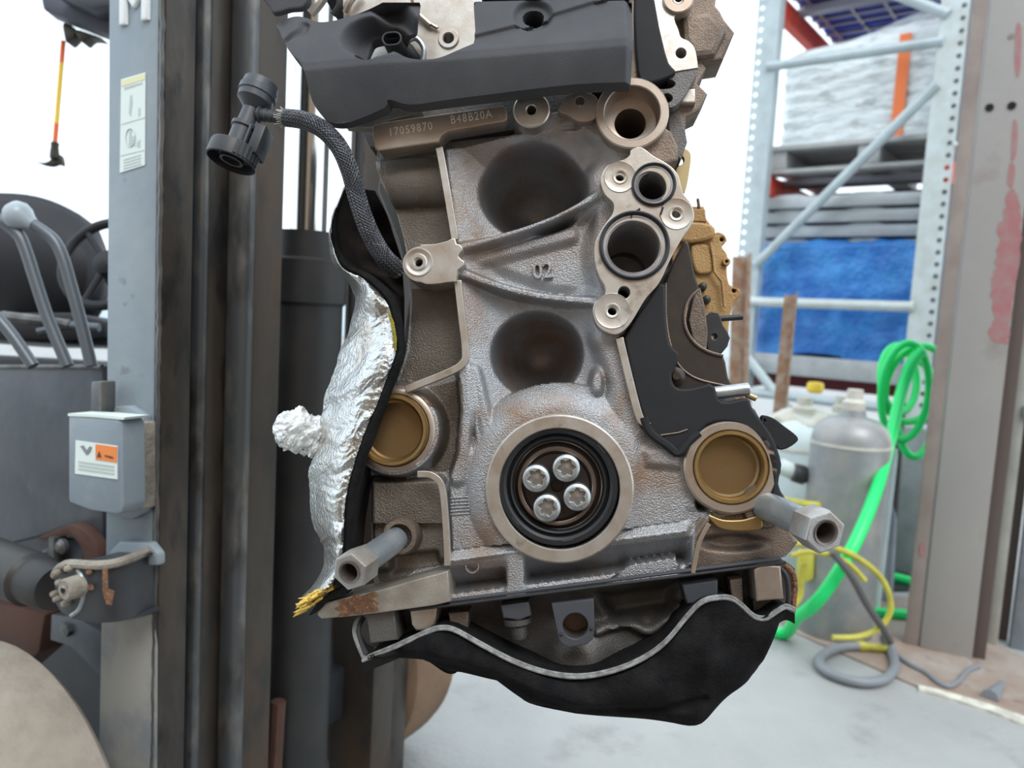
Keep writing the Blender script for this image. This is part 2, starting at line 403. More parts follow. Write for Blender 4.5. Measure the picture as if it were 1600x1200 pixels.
# rust-stained sill plate at the foot of the column
s_ = [onz(*p) for p in ((1180, 930), (1425, 935), (1700, 1085), (1700, 1165), (1440, 1078), (1230, 985))]
o = B().prism([Vector((p.x, p.y, 0)) for p in s_], Z * .006).build('trim_1', 'sill', None, None); tag(o, 'rust stained steel sill plate in the floor', None, None, 'structure')
s_ = [onz(*p) for p in ((1434, 1074), (1470, 1082), (1540, 1102), (1640, 1138), (1640, 1152), (1540, 1112), (1470, 1090), (1436, 1082))]
o = B().prism([Vector((p.x, p.y, 0)) for p in s_], Z * .008).build('trim_2', 'line_paint', None, None); tag(o, 'worn pale painted line along the sill', None, None, 'structure')
o = B().box(Vector((-6, 22, .9)), Vector((14, 0, 0)), Vector((0, .1, 0)), Vector((0, 0, .9))).build('wall_far', 'far_wall', None, None); tag(o, 'pale blue low yard wall far behind the forklift', None, None, 'structure')
# added unseen behind the camera: brown wall for warm bounce, dark floor dims undersides
o = B().box(Vector((-2.4, -2.7, 1.8)), Vector((5.0, 0, 0)), Vector((0, .1, 0)), Vector((0, 0, 1.8))).build('wall_back_added', 'bounce_wall', None, None); tag(o, 'added brown wall out of view, giving the engine warm bounce light', None, None, 'structure')
o = B().prism([Vector((-7, -2.5, 0)), Vector((4.5, -2.5, 0)), Vector((4.5, .55, 0)), Vector((-.3, .55, 0)), Vector((-.3, -.4, 0)), Vector((-7, -.4, 0))], Z * .004).build('floor_dark_added', 'dimming_floor', None, None); tag(o, 'added dark floor out of view, darkening the engine underside', None, None, 'structure')
# ================================================================== ENGINE
ME = Matrix(((Ex.x, Ey.x, Ez.x, EO.x), (Ex.y, Ey.y, Ez.y, EO.y), (Ex.z, Ey.z, Ez.z, EO.z), (0, 0, 0, 1)))
ENG = thing('car_engine', None, 'bare cast aluminium car engine hanging in front of the forklift mast', 'engine', M=ME)

BLOCK = cm([(582, 205), (700, 182), (800, 165), (930, 148), (1040, 170), (1058, 250), (1040, 390), (985, 500), (978, 535), (1002, 640), (1050, 690), (1090, 665), (1142, 655), (1195, 675), (1216, 730), (1208, 785), (1254, 852), (1232, 873), (1100, 899), (900, 922), (700, 946), (600, 956), (570, 930), (568, 850), (566, 760), (558, 690), (585, 610), (618, 560), (628, 470), (622, 380), (604, 310), (584, 262)], 4)
INNER = [(690, 225), (800, 200), (940, 190), (1045, 250), (985, 520), (968, 530), (1006, 665), (1075, 690), (1095, 800), (1062, 890), (702, 905), (696, 760), (720, 735), (738, 690), (734, 600), (724, 560), (712, 440), (706, 370)]
def block_w(X, Y):
    W = np.full(X.shape, 62.0)
    # upper left: round housing behind the pad, flat web under it
    t = np.clip(1 - ((Y - 268 + (X - 640) * .05) / 40) ** 2, 0, 1)
    W = np.where((X < 700) & (Y < 330), W - 34 * np.sqrt(t), W)
    # core plug housing left
    r = np.hypot(X - 612, Y - 672); W = mixw(W, 14, ss(82, 70, r))
    W = mixw(W, 38, ss(56, 52, sdpoly(X, Y, stroke([(660, 620), (720, 585)], 8))) * 0)
    # pocket lower left
    d = sdpoly(X, Y, [(572, 755), (680, 752), (690, 770), (694, 880), (572, 900)]); W = mixw(W, np.where(Y < 822, 34, 48), ss(10, -4, d))
    r = np.hypot(X - 620, Y - 842); W = mixw(W, 26, ss(32, 24, r))
    d = sdpoly(X, Y, [(600, 878), (672, 872), (676, 892), (600, 905)]); W = mixw(W, 70, ss(8, -4, d))
    # the case between the rails
    d = sdpoly(X, Y, INNER); W = mixw(W, 12, ss(7, -6, d))
    # broad hollow of the upper case
    U = [(722, 225), (930, 205), (950, 260), (905, 330), (930, 400), (925, 470), (950, 530), (955, 600), (930, 640), (800, 640), (775, 690), (760, 640), (748, 560), (735, 440), (732, 370)]
    d = sdpoly(X, Y, U); W = W + 30 * ss(30, -50, d)
    # two round hollows over the cylinders
    q = np.sqrt(((X - 832) / 92) ** 2 + ((Y - 290) / 80) ** 2); W = W + 165 * np.clip(1 - q ** 2, 0, 1) ** .85 * ss(1, .8, q)
    q = np.sqrt(((X - 838) / 78) ** 2 + ((Y - 550) / 75) ** 2); W = W + 150 * np.clip(1 - q ** 2, 0, 1) ** .85 * ss(1, .8, q)
    # left inner ridge running down to the crank housing
    d = sdpoly(X, Y, [(738, 580), (752, 640), (768, 700)], False); W = mixw(W, 10, ss(16, 5, d))
    d = sdpoly(X, Y, [(722, 575), (728, 640), (722, 710), (712, 745)], False); W = mixw(W, 4, ss(20, 6, d))
    # triangle between the two ribs
    TR = [(728, 402), (935, 322), (935, 452), (860, 450)]
    d = sdpoly(X, Y, TR); W = mixw(W, 34, ss(6, -14, d))
    d = sdpoly(X, Y, [(745, 398), (830, 376), (890, 360)], False); W = mixw(W, 22, ss(20, 4, d) * .8)
    # ribs
    d = sdpoly(X, Y, cm([(708, 388), (790, 366), (870, 337), (945, 296)], 5, False), False); W = mixw(W, 3, ss(13, 2.5, d))
    d = sdpoly(X, Y, cm([(708, 420), (780, 446), (850, 462), (938, 470)], 5, False), False); W = mixw(W, 5, ss(12, 3.5, d))
    # swell beside the port flange
    d = sdpoly(X, Y, cm([(940, 270), (952, 330), (938, 390), (948, 450), (945, 520)], 5, False), False); W = mixw(W, 14, ss(34, 8, d) * .75)
    # right flank
    d = sdpoly(X, Y, [(950, 530), (975, 600), (990, 670)], False); W = mixw(W, 8, ss(34, 8, d) * .9)
    q = np.sqrt(((X - 933) / 13) ** 2 + ((Y - 598) / 28) ** 2); W = mixw(W, 6, ss(1.2, .4, q))
    # crank housing: rounded shoulder around the ring
    r = np.hypot(X - 874, Y - 763); sh = 3 + 26 * np.clip((r - 120) / 48, 0, 1) ** 2
    W = np.where(r < 168, np.minimum(W, sh + 0 * W), W); W = mixw(W, 20, ss(168, 190, r) * 0)
    # rough field right and left of the crank
    d = sdpoly(X, Y, [(1000, 690), (1070, 700), (1085, 800), (1050, 850), (985, 830)]); W = mixw(W, 12, ss(10, -14, d) * .8)
    d = sdpoly(X, Y, [(1010, 706), (1040, 700), (1062, 712), (1060, 728), (1015, 724)]); W = mixw(W, 5, ss(12, -4, d))
    # housing of the right core plug and its foot
    d = sdpoly(X, Y, [(1075, 800), (1215, 785), (1256, 850), (1235, 876), (1082, 900), (1062, 880)]); W = mixw(W, 14, ss(8, -6, d))
    q = np.sqrt(((X - 1148) / 55) ** 2 + ((Y - 850) / 14) ** 2); W = W + 18 * ss(1.2, .5, q)
    d = sdpoly(X, Y, [(1082, 880), (1088, 840), (1110, 808)], False); W = mixw(W, 4, ss(8, 2, d))
    r = np.hypot(X - 1142, Y - 730); W = mixw(W, 6, ss(78, 70, r)); W = mixw(W, 36, ss(56, 53, r))
    r = np.hypot(X - 612, Y - 672); W = mixw(W, 44, ss(57, 54, r))
    # foot flange: bulge, then a face that falls back towards the lip
    yb = 966 - .1265 * (X - 500); k = Y - yb
    f = (X > 700) * ss(1085, 1070, X)
    W = np.where((k > -78) & (f > 0), mixw(W, np.interp(k, [-80, -64, -54, -14, -10, 0], [16, 0, 5, 58, 8, 6]), f), W)
    d = sdpoly(X, Y, [(790, 866), (818, 864), (822, 930), (790, 934)]); W = mixw(W, 2, ss(5, -3, d))
    d = sdpoly(X, Y, [(985, 884), (1060, 872), (1064, 902), (942, 918)]); W = mixw(W, 16, ss(2, -2, d))
    d = sdpoly(X, Y, [(738, 878), (760, 872), (790, 868), (790, 890), (740, 895)]); W = mixw(W, 6, ss(8, -6, d) * .6)
    # top edge, boss link
    d = sdpoly(X, Y, [(830, 190), (905, 175), (940, 200)], False); W = mixw(W, 10, ss(26, 10, d))
    # bores of the ports and bolt holes
    for cx, cy, rr in ((984, 186, 40), (1016, 293, 25), (989, 388, 44), (874, 760, 95)): W = mixw(W, 250, ss(rr + 2.5, rr - .5, np.hypot(X - cx, Y - cy)))
    for cx, cy, rr in ((830, 176, 7), (906, 158, 7), (968, 281, 8), (1055, 338, 9), (956, 488, 8), (975, 457, 10), (656, 413, 8)): W = mixw(W, 140, ss(rr + 2, rr - 1, np.hypot(X - cx, Y - cy)))
    return W
blk = hfield('block_casting', BLOCK, block_w, 2.0, 'cast', ENG, skirt=280)
P = cm([(600, 240), (930, 190), (1030, 260), (975, 500), (1000, 690), (1190, 740), (1200, 850), (700, 920), (590, 900), (590, 690), (640, 450)], 3)
eplate('block_body', P, 262, 640, 'cast_dark', ENG, bevel=4)

# machined faces: rails, pads, bosses
def rail(pts, wd, m='machined', w=-2, th=10): return eplate('machined_rail', stroke(cm(pts, 5, False), wd), w, th, m, ENG, bevel=.8)
rail([(686, 230), (692, 262), (702, 320), (711, 374)], 11)
rail([(715, 438), (722, 500), (727, 545), (724, 566), (700, 582), (634, 608)], 11)
rail([(652, 741), (672, 742), (686, 752), (692, 770), (697, 830), (699, 884)], 10)
rail([(968, 528), (984, 595), (998, 648), (1006, 660), (1014, 666)], 12, 'machined', -3)
rail([(1083, 896), (1092, 850), (1108, 818)], 7, 'machined_warm', 0)
def over(name, poly, m, dw=1.5, step=2.5): return hfield(name, poly, lambda X, Y: block_w(X, Y) - dw, step, m, ENG, smooth=60)
over('outer_web', [(584, 232), (680, 228), (684, 234), (698, 320), (705, 372), (640, 380), (630, 440), (712, 446), (720, 540), (716, 560), (634, 598), (612, 590), (628, 540), (632, 460), (626, 380), (606, 308), (588, 262)], 'cast_olive')
over('lower_pocket', cm([(574, 758), (640, 750), (670, 752), (680, 768), (688, 880), (640, 900), (578, 918)], 3), 'cast_olive')
over('side_pocket', cm([(640, 614), (700, 592), (718, 590), (724, 640), (714, 716), (690, 736), (664, 734), (686, 690), (680, 640)], 3), 'cast_olive')
over('plug_foot', cm([(1090, 816), (1120, 812), (1200, 800), (1222, 808), (1250, 850), (1230, 868), (1150, 886), (1092, 894)], 3), 'cast_brown')
# serial number pad, two facets
pad = eplate('number_pad', [(581, 196), (600, 190), (786, 164), (792, 170), (793, 186), (788, 190), (700, 205), (690, 212), (686, 222), (592, 236), (586, 232)], -12, 40, 'machined_warm', ENG, bevel=2.5)
for s_, px, py, wd_ in (('17059870', 641, 202, 66), ('B48B20A', 736, 183, 62)):
    d_ = (e(780, 176, -12) - e(600, 204, -12)).normalized(); u_ = d_.cross(Ey)
    tx = text('stamped_number', s_, .0094, e(px, py, -12.4), d_, u_, .0004, 'stamp', pad, sx=.80, spacing=1.22)
    tag(tx, 'serial characters stamped in the pad')
eplate('gasket_tab', [(540, 198), (560, 186), (606, 178), (608, 165), (640, 168), (660, 168), (660, 176), (590, 192), (580, 200)], -4, 20, 'machined', ENG, bevel=1)
# upper bosses and thermostat port
elathe('bolt_boss', 831, 177, [(7.5, 30), (7.5, -12), (9, -13.5), (27, -13.5), (29, -12), (32, 30), (34, 60)], 'machined', ENG)
eplate('boss_link', cm([(872, 172), (880, 160), (884, 150), (905, 144), (928, 148), (936, 165), (928, 186), (905, 190), (888, 180)], 4), -8, 30, 'machined_warm', ENG, [arc(906, 158, 7)], 1)
elathe('thermostat_port', 987, 180, [(25, 230), (25, 34), (27, 33), (41, 31), (43, 24), (43, -9), (44.5, -10.5), (55, -10.5), (57, -8), (58, 40)], 'machined_warm', ENG, 64)
eplate('port_web', [(1004, 228), (1036, 196), (1050, 206), (1060, 228), (1060, 250), (1030, 260), (994, 244)], 6, 60, 'cast_brown', ENG, bevel=4)
# water port flange with three ports
FL = cm([(958, 254), (975, 249), (984, 242), (986, 234), (1002, 230), (1022, 244), (1046, 258), (1060, 274), (1067, 300), (1080, 318), (1085, 340), (1076, 358), (1066, 372), (1046, 408), (1030, 442), (1008, 468), (986, 504), (970, 520), (954, 522), (934, 510), (926, 488), (930, 472), (944, 462), (945, 448), (936, 432), (929, 408), (930, 378), (944, 352), (957, 334), (958, 318), (945, 304), (938, 284), (944, 264)], 4)
FH = [arc(1016, 293, 25), arc(989, 388, 43, n=48), arc(968, 281, 7), arc(1055, 338, 8), arc(956, 488, 7), arc(975, 457, 9.5)]
fl = eplate('port_flange', FL, -14, 44, 'machined', ENG, FH, 1.2)
elathe('seal_ring', 1020, 293, [(29.5, -14), (30, -18), (32, -19.5), (34, -18), (34.5, -14)], 'rubber_ring', fl, 64)
elathe('port_sleeve', 1019, 293, [(21.5, 200), (21.5, -8), (23, -10), (28, -15.5), (29.8, -15.5), (29.8, -13)], 'nickel', fl, 64)
elathe('seal_ring', 990, 387, [(47.5, -14), (48.5, -19), (51, -20.5), (53.5, -19), (54.5, -14)], 'rubber_ring', fl, 72)
elathe('port_sleeve', 989, 388, [(39.5, 200), (39.5, -8), (40.5, -10), (46, -15.5), (48, -15.5), (48, -13)], 'nickel', fl, 72)
for cx, cy, r1 in ((968, 281, 24), (1055, 338, 24), (956, 488, 27)):
    elathe('bolt_seat', cx, cy, [(7, 0), (7, -15.2), (8.5, -16.2), (11, -16.2), (12, -15), (r1 - 2, -15), (r1, -15.6), (r1 + 1, -14)], 'machined', fl, 40)
eplate('sealing_bead', [(948, 334), (986, 330)], -16, 1, 'rubber_ring', fl) if False else None
for pts in ([(1000, 326), (988, 334), (986, 340)], [(1036, 324), (1032, 336)]):
    B().tube([e(a, b, -15) for a, b in pts], 1.6 * S, 6).build('seal_bridge', 'rubber_ring', fl)
# left boss
BL = cm([(656, 382), (680, 381), (700, 376)], 3, False) + [(706, 372), (711, 373), (713, 381), (718, 382), (722, 386), (723, 391), (719, 394), (716, 400), (720, 405), (725, 408), (726, 413), (720, 418), (715, 422), (714, 440)] + cm([(700, 441), (680, 444), (660, 444)], 3, False)[:-1] + arc(657, 413, 28, 90, 270, 16)
bs = eplate('mounting_boss', BL, -10, 72, 'machined', ENG, [arc(656, 412, 7)], 1.2)
elathe('bolt_seat', 656, 412, [(7, 0), (7, -11.5), (8, -12.5), (12, -12.5), (14, -10.8), (18, -10.8), (19.5, -11.8), (22, -11.8), (23, -10)], 'machined', bs, 40)
for k in range(6): B().tube([e(704, 778 + k * 5.2, 10), e(734, 776 + k * 5.2, 10)], 1.1 * S, 6).build('casting_mark', 'cast', ENG)
elathe('casting_mark', 737, 886, [(8, 12), (9, 6), (11, 6), (12, 12)], 'cast', ENG, 28)
# embossed 02
d_ = (e(880, 420, 30) - e(820, 426, 30)).normalized()
tag(text('embossed_number', '02', .0185, e(848, 424, 30), d_, d_.cross(Ey), .003, 'cast', ENG, sx=.9, bevel=.0004), 'raised cast digits')
# two core plugs
for cx, cy, r in ((612, 672, 56), (1142, 730, 55)):
    pl = elathe('core_plug', cx, cy, [(0.001, 22), (r * .5, 21.5), (r - 12, 21), (r - 8.5, 18), (r - 7, 8), (r - 6.5, 2)], 'plug_brass', ENG, 64)
    elathe('plug_rim', cx, cy, [(r - 7.5, 10), (r - 7, 0), (r - 5, -3), (r - 1, -3), (r + 1, 0), (r + 1, 30)], 'plug_rim', pl, 64)
elathe('plug_seat', 1142, 730, [(56, 10), (56.5, 0), (58, -2), (68, -2), (71, 1), (73, 24)], 'machined_warm', ENG, 64)
elathe('plug_seat', 612, 672, [(57, 20), (57.5, 12), (59, 10), (64, 10), (67, 12), (69, 30)], 'machined_warm', ENG, 64)
eplate('oil_strip', cm([(1106, 804), (1130, 812), (1160, 812), (1186, 806), (1192, 818), (1186, 828), (1150, 830), (1122, 824)], 4), 2, 16, 'plug_rim', ENG, bevel=2)

# crankshaft seal ring, hub, four bolts
elathe('bearing_ring', 874, 763, [(92, 60), (92.5, -6), (94, -8), (111, -8), (113.5, -6), (115, 14)], 'machined', ENG, 96)
sl = elathe('crank_seal', 872, 758, [(68, 40), (69, 8), (71, 2), (74, 1), (76, 6), (78, 7), (80, 0), (84, -3), (91, -3), (93, 0), (93, 20)], 'rubber', ENG, 96)
for a_ in (20, 80, 140, 200, 260, 320):
    p_ = [(872 + 88 * math.cos(math.radians(a_ + t)), 758 + 88 * math.sin(math.radians(a_ + t))) for t in range(-6, 7, 2)]
    B().tube([e(x, y, -3) for x, y in p_], 1.4 * S, 6).build('seal_nib', 'rubber', sl)
hb = elathe('crank_hub', 870, 760, [(0.001, 24), (9, 24), (10, 14), (50, 12), (51, 16), (53, 16), (54, 9), (60, 8), (62, 12), (64, 14), (70, 16), (70, 60)], 'hub', ENG, 96)
elathe('hub_ring', 870, 760, [(54, 14), (54.5, 7.5), (56, 6.5), (60, 6.5), (61.5, 8), (62, 14)], 'hub_ring', hb, 96)
elathe('hub_ring', 871, 759, [(67, 20), (67.5, 11), (69, 10), (71, 11), (71.5, 20)], 'hub_ring', hb, 96)
for i, (cx, cy, a_) in enumerate(((838, 747, 5), (885, 731, 12), (902, 776, 22), (855, 793, 14))):
    bt = elathe('crank_bolt', cx, cy, [(21.5, 16), (21.5, -6), (20.5, -9.5), (18, -11.5), (15.2, -12), (14.6, -10)], 'bolt_zinc', ENG, 40)
    star = []
    for k in range(72):
        t = math.radians(k * 5 + a_); rr = 12.2 + 2.6 * (math.cos(6 * t - a_) ** 3 if True else 0)
        star.append((cx + rr * math.cos(t), cy + rr * math.sin(t)))
    eplate('star_socket_rim', arc(cx, cy, 16, n=40), -11.5, 10, 'bolt_zinc', bt, [star], .4)
    elathe('socket_floor', cx, cy, [(0.001, -5.5), (4, -5), (15, -3.5)], 'bolt_socket', bt, 24)

# long hexagonal standoff bolts
def standoff(bx, by, hx, hy, w0, w1, r, m, mn):
    b0 = e(bx, by, w0); h = e(hx, hy, w1); ax = (h - b0).normalized(); L = (h - b0).length
    o = B().lathe(b0, ax, [(r * 1.05, 0), (r, .004), (r * .98, L - .020)], 40, hint=Ez).build('standoff_bolt', m, ENG)
    R = r * 1.24; x, y, d = frame_of(ax, Ez); N6 = 6
    hexp = [(R * 1.12 * math.cos(math.radians(60 * k + 12)), R * 1.12 * math.sin(math.radians(60 * k + 12))) for k in range(6)]
    slab('hex_head', [hexp, [(r * .62 * math.cos(math.radians(10 * k)), r * .62 * math.sin(math.radians(10 * k))) for k in range(36)]], h, x, y, .022, mn, o, .0012)
    B().lathe(h - ax * .018, ax, [(0.0001, 0), (r * .60, 0), (r * .60, .017), (r * .66, .0185), (r * .8, .019)], 36, hint=Ez, caps=False).build('threaded_bore', 'bore', o)
standoff(618, 843, 546, 894, 20, -118, 20 * S, 'standoff', 'standoff_nut')
standoff(1196, 790, 1290, 832, 10, -138, 21.5 * S, 'standoff', 'standoff_nut')
elathe('standoff_seat', 622, 840, [(20, 10), (27, 10), (30, 16), (31, 40)], 'cast_brown', ENG, 40)
elathe('standoff_seat', 1196, 792, [(20, 4), (31, 4), (34, 10), (35, 40)], 'cast_brown', ENG, 40)

# bottom rail and sump
eplate('foot_rail', cm([(497, 950), (502, 944), (522, 938), (600, 920), (640, 908)], 3, False) + [(640, 908), (700, 892), (704, 940), (680, 946), (600, 957), (540, 964), (502, 967), (496, 962)], -8, 90, 'rail_grey', ENG, bevel=2)
rj = random.Random(5)
tag(eplate('rust_patch', [(x + rj.uniform(-4, 4), y + rj.uniform(-1, 1)) for x, y in ((526, 939), (534, 936), (546, 934), (556, 931), (566, 929), (578, 926), (586, 925), (592, 931), (584, 936), (594, 942), (586, 948), (590, 955), (580, 957.5), (566, 959), (552, 960.5), (540, 962), (528, 963.5), (532, 956), (524, 950), (530, 945))], -8.9, 4, 'rust', ENG, bevel=.2), 'rusty end of the rail')
def lip_y(x): return 966 - .1265 * (x - 500)
B().tube([e(x, lip_y(x) - 2, 4) for x in range(660, 1230, 28)], 3.2 * S, 8).build('gasket_lip', 'plastic_grey', ENG)
B().tube([e(x, lip_y(x) + 5, 2) for x in range(640, 1230, 28)], 2.6 * S, 8).build('gasket_lip', 'plastic_black', ENG)
SUMP = cm([(566, 962), (700, 946), (900, 922), (1100, 897), (1232, 880), (1236, 940), (1180, 1010), (1080, 1050), (960, 1090), (860, 1085), (760, 1050), (680, 1010), (590, 1015), (566, 1000)], 4)
def sump_w(X, Y):
    yb = 966 - .1265 * (X - 500); k = Y - yb
    W = 62 + 0 * X; W = W + 26 * np.sin(np.clip(k / 60, 0, 2.2)) * .6
    q = np.sqrt(((X - 900) / 60) ** 2 + ((Y - 1030) / 55) ** 2); W = W - 34 * ss(1.3, .3, q)
    d = sdpoly(X, Y, cm([(935, 985), (980, 975), (1010, 988), (1030, 980), (1060, 950)], 4, False), False); W = W - 16 * ss(12, 3, d)
    d = sdpoly(X, Y, [(935, 930), (1060, 912), (1050, 960), (960, 975)]); W = W + 30 * ss(10, -15, d)
    return W
hfield('oil_sump', SUMP, sump_w, 4.0, 'cast_dark', ENG, skirt=500, wref=62)
for pts, w, th, m in (([(572, 960), (616, 953), (622, 1000), (578, 1006)], 6, 80, 'cast_dark'), ([(640, 950), (684, 946), (680, 976), (670, 986), (650, 986), (643, 976)], 14, 70, 'machined'), ([(700, 958), (733, 955), (731, 982), (724, 987), (706, 987)], 30, 50, 'cast_brown'),
                      ([(782, 946), (826, 940), (830, 962), (812, 970), (786, 966)], 14, 60, 'plastic_grey'), ([(1066, 914), (1122, 906), (1122, 938), (1074, 944)], 14, 60, 'plastic_grey'), ([(1140, 906), (1160, 903), (1162, 950), (1146, 952)], 20, 40, 'cast_brown'), ([(1178, 890), (1190, 882), (1220, 884), (1225, 936), (1182, 940)], 0, 60, 'machined_warm'), ([(1176, 938), (1216, 934), (1212, 968), (1180, 968)], 40, 40, 'cast_dark')):
    eplate('sump_lug', pts, w, th, m, ENG, bevel=3)
bt = B().lathe(e(808, 966, 30), -Ez, [(22 * S, 0), (21 * S, .004), (14 * S, .006), (13 * S, .014), (11 * S, .016)], 24, hint=Ey).build('sump_bolt', 'cast_dark', ENG)
br = eplate('sump_bracket', [(862, 944), (928, 936), (929, 985), (926, 1000), (916, 1007), (890, 1012), (880, 1008), (873, 1000)], -2, 12, 'plastic_grey', ENG, [arc(899, 978, 20)], 1.5)
for cx, cy in ((877, 990), (924, 981)): elathe('rivet', cx, cy, [(0.001, -6), (2.5, -5), (3, -2), (3, 2)], 'plastic_black', br, 12)
elathe('bracket_tube', 899, 978, [(20, 2), (20, 50), (0.001, 50)], 'cast_brown', br, 36)

# cylinder head, right of the cover
eplate('head_casting', cm([(1046, -14), (1120, -14)], 1, False) + [(1118, 8), (1126, 18), (1132, 30), (1148, 50), (1130, 92), (1098, 97), (1104, 106), (1090, 130), (1106, 146), (1093, 172), (1072, 182), (1071, 212), (1060, 216), (1040, 200), (1030, 100)], 40, 70, 'cast_brown', ENG, bevel=4)
eplate('head_body', [(900, -14), (1064, -14), (1070, 90), (1050, 200), (960, 120)], 100, 400, 'cast_brown', ENG, bevel=2)
eplate('head_rib', [(1066, 24), (1110, 16), (1136, 48), (1118, 84), (1084, 90), (1068, 60)], 26, 40, 'cast_brown', ENG, bevel=9)
eplate('head_flange', cm([(1016, -14), (1086, -14)], 1, False) + cm([(1086, -6), (1080, 8), (1068, 16), (1058, 19), (1054, 30), (1060, 46), (1064, 58), (1076, 64), (1085, 74), (1089, 90), (1091, 106)], 3, False) + [(1055, 112), (1044, 100), (1036, 76)], 6, 50, 'machined', ENG, [arc(1064, 83, 8.2), arc(1060, -3, 6)], 1)
elathe('bolt_boss', 1060, -3, [(8, 20), (8, 2), (10, 0), (22, 0), (24, 2), (24, 20)], 'machined_warm', ENG, 36)
eplate('head_slant_panel', cm([(992, -14), (1018, -14), (1030, 40), (1044, 96), (1056, 112), (1036, 124), (1010, 128), (996, 110)], 3), 0, 60, 'foam_panel', ENG, bevel=3)
eplate('head_side', [(984, -14), (996, -14), (1008, 122), (984, 128)], 8, 40, 'cast_brown', ENG, bevel=1)
eplate('head_deck', cm([(1014, 128), (1054, 113), (1090, 108), (1080, 132), (1062, 160), (1046, 168), (1036, 150)], 3), 8, 60, 'cast_dark', ENG, [arc(1037, 131, 18, ry=8), arc(1042, 153, 9, ry=7)], 1)
eplate('head_tab', [(1066, 141), (1086, 138), (1087, 160), (1062, 160)], 24, 30, 'machined', ENG, bevel=2)
eplate('lift_lug', cm([(1056, 250), (1060, 238), (1070, 232), (1079, 240), (1078, 262), (1070, 300), (1058, 286)], 4), 70, 14, 'gold', ENG, [arc(1061, 250, 8)], 1)
eplate('head_lower_step', [(1042, 176), (1062, 172), (1070, 200), (1074, 222), (1064, 250), (1050, 240)], 36, 100, 'cast_dark', ENG, bevel=2)

eplate('head_base', [(548, 176), (800, 130), (1040, 90), (1044, 112), (926, 128), (922, 196), (860, 204), (800, 204), (700, 216), (600, 232), (578, 230)], 44, 560, 'cast_dark', ENG, bevel=2)
eplate('chain_case', [(940, 540), (975, 500), (1060, 405), (1074, 440), (1066, 520), (1120, 600), (1180, 640), (1206, 690), (1212, 770), (1060, 730), (1000, 690)], 70, 300, 'cast_dark', ENG, bevel=2)
# head front seen through the cover opening, with injector plug
fc = eplate('head_front', [(535, -14), (752, -14), (756, 115), (540, 115)], 26, 60, 'machined', ENG, [arc(701, 61, 9)], 1)
elathe('bolt_seat', 701, 61, [(8.5, 24), (8.5, -2), (10, -4), (16, -4), (18, 0)], 'machined', fc, 36, w=26)
B().tube([e(648, 24, 20), e(684, 44, 20)], 3 * S, 8).build('casting_rib', 'machined', fc)
B().tube([e(644, -10, 10), e(650, 20, 16), e(672, 40, 20)], 5 * S, 8).build('casting_rib', 'machined_warm', fc)
def stad(cx, cy, a, b, ang, n=8):
    c, s_ = math.cos(math.radians(ang)), math.sin(math.radians(ang)); o = []
    for sgn, a0 in ((1, -90), (-1, 90)):
        for k in range(n + 1):
            t = math.radians(a0 + 180 * k / n); x = sgn * (a - b) + b * math.cos(t); y = b * math.sin(t); o.append((cx + x * c - y * s_, cy + x * s_ + y * c))
    return o
pg = eplate('injector_plug', stad(612, 60, 16, 11, -6), -34, 44, 'plastic_black', ENG, [stad(612, 60, 13, 8.5, -6)], .6)
B().lathe(e(618, 66, 4), (e(648, 92, 26) - e(618, 66, 4)), [(14 * S, -.002), (15 * S, .012), (12 * S, .022)], 24).build('plug_body', 'plastic_black', pg)
B().tube(cmv([e(632, 66, 8), e(650, 60, 10), e(662, 76, 12), (e(660, 98, 14))], 5), 4.5 * S, 8).build('wire_boot', 'standoff', pg)
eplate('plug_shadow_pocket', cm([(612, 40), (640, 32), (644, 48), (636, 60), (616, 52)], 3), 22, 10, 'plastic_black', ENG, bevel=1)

# black plastic side cover on the right, in two layers
eplate('chain_cover_back', cm([(1052, 410), (1072, 376), (1080, 398), (1086, 430), (1092, 450), (1080, 466), (1072, 486), (1073, 512), (1086, 534), (1106, 548), (1130, 556), (1138, 590), (1146, 606), (1120, 612), (1060, 612), (1036, 560), (1034, 470)], 3), 36, 40, 'bracket_brown', ENG, bevel=3)
B().tube(cmv([e(a, b, 35) for a, b in ((1040, 442), (1041, 500), (1048, 540), (1062, 572), (1090, 592), (1140, 604))], 5), 2 * S, 6).build('cover_bead', 'cast_brown', ENG)
B().tube(cmv([e(a, b, 34) for a, b in ((1092, 452), (1078, 466), (1070, 488), (1072, 514), (1086, 536), (1106, 549), (1130, 556))], 5), 2.4 * S, 6).build('cover_bead', 'cast_brown', ENG)
eplate('oil_pan_arc', [(1082, 466), (1094, 448), (1102, 480), (1106, 520), (1104, 548), (1084, 536), (1076, 500)], 64, 40, 'cast_brown', ENG, bevel=2)
eplate('rear_bracket', cm([(1102, 494), (1122, 488), (1130, 508), (1141, 528), (1128, 552), (1106, 548)], 2), 90, 30, 'plastic_black', ENG, [arc(1116, 526, 4)], 2)
B().lathe(e(1124, 498, 110), e(1164, 495, 110) - e(1124, 498, 110), [(5 * S, 0), (5 * S, .019), (3.6 * S, .0195)], 16).build('bracket_pin', 'plastic_black', ENG)
SC = cm([(976, 528), (1008, 476), (1030, 444), (1040, 446)], 2, False) + cm([(1041, 500), (1047, 536), (1062, 556), (1050, 586), (1056, 604), (1074, 607), (1098, 602), (1108, 599), (1118, 606), (1124, 624), (1140, 627), (1168, 622), (1177, 640), (1194, 662), (1210, 688), (1222, 726), (1217, 756), (1228, 784), (1226, 800), (1212, 796), (1206, 760), (1198, 712), (1176, 676), (1142, 660), (1106, 664), (1078, 692), (1062, 705), (1044, 694), (1018, 676), (1006, 656), (992, 610)], 3, False)
eplate('side_cover', SC, -2, 40, 'foam_panel', ENG, bevel=4)
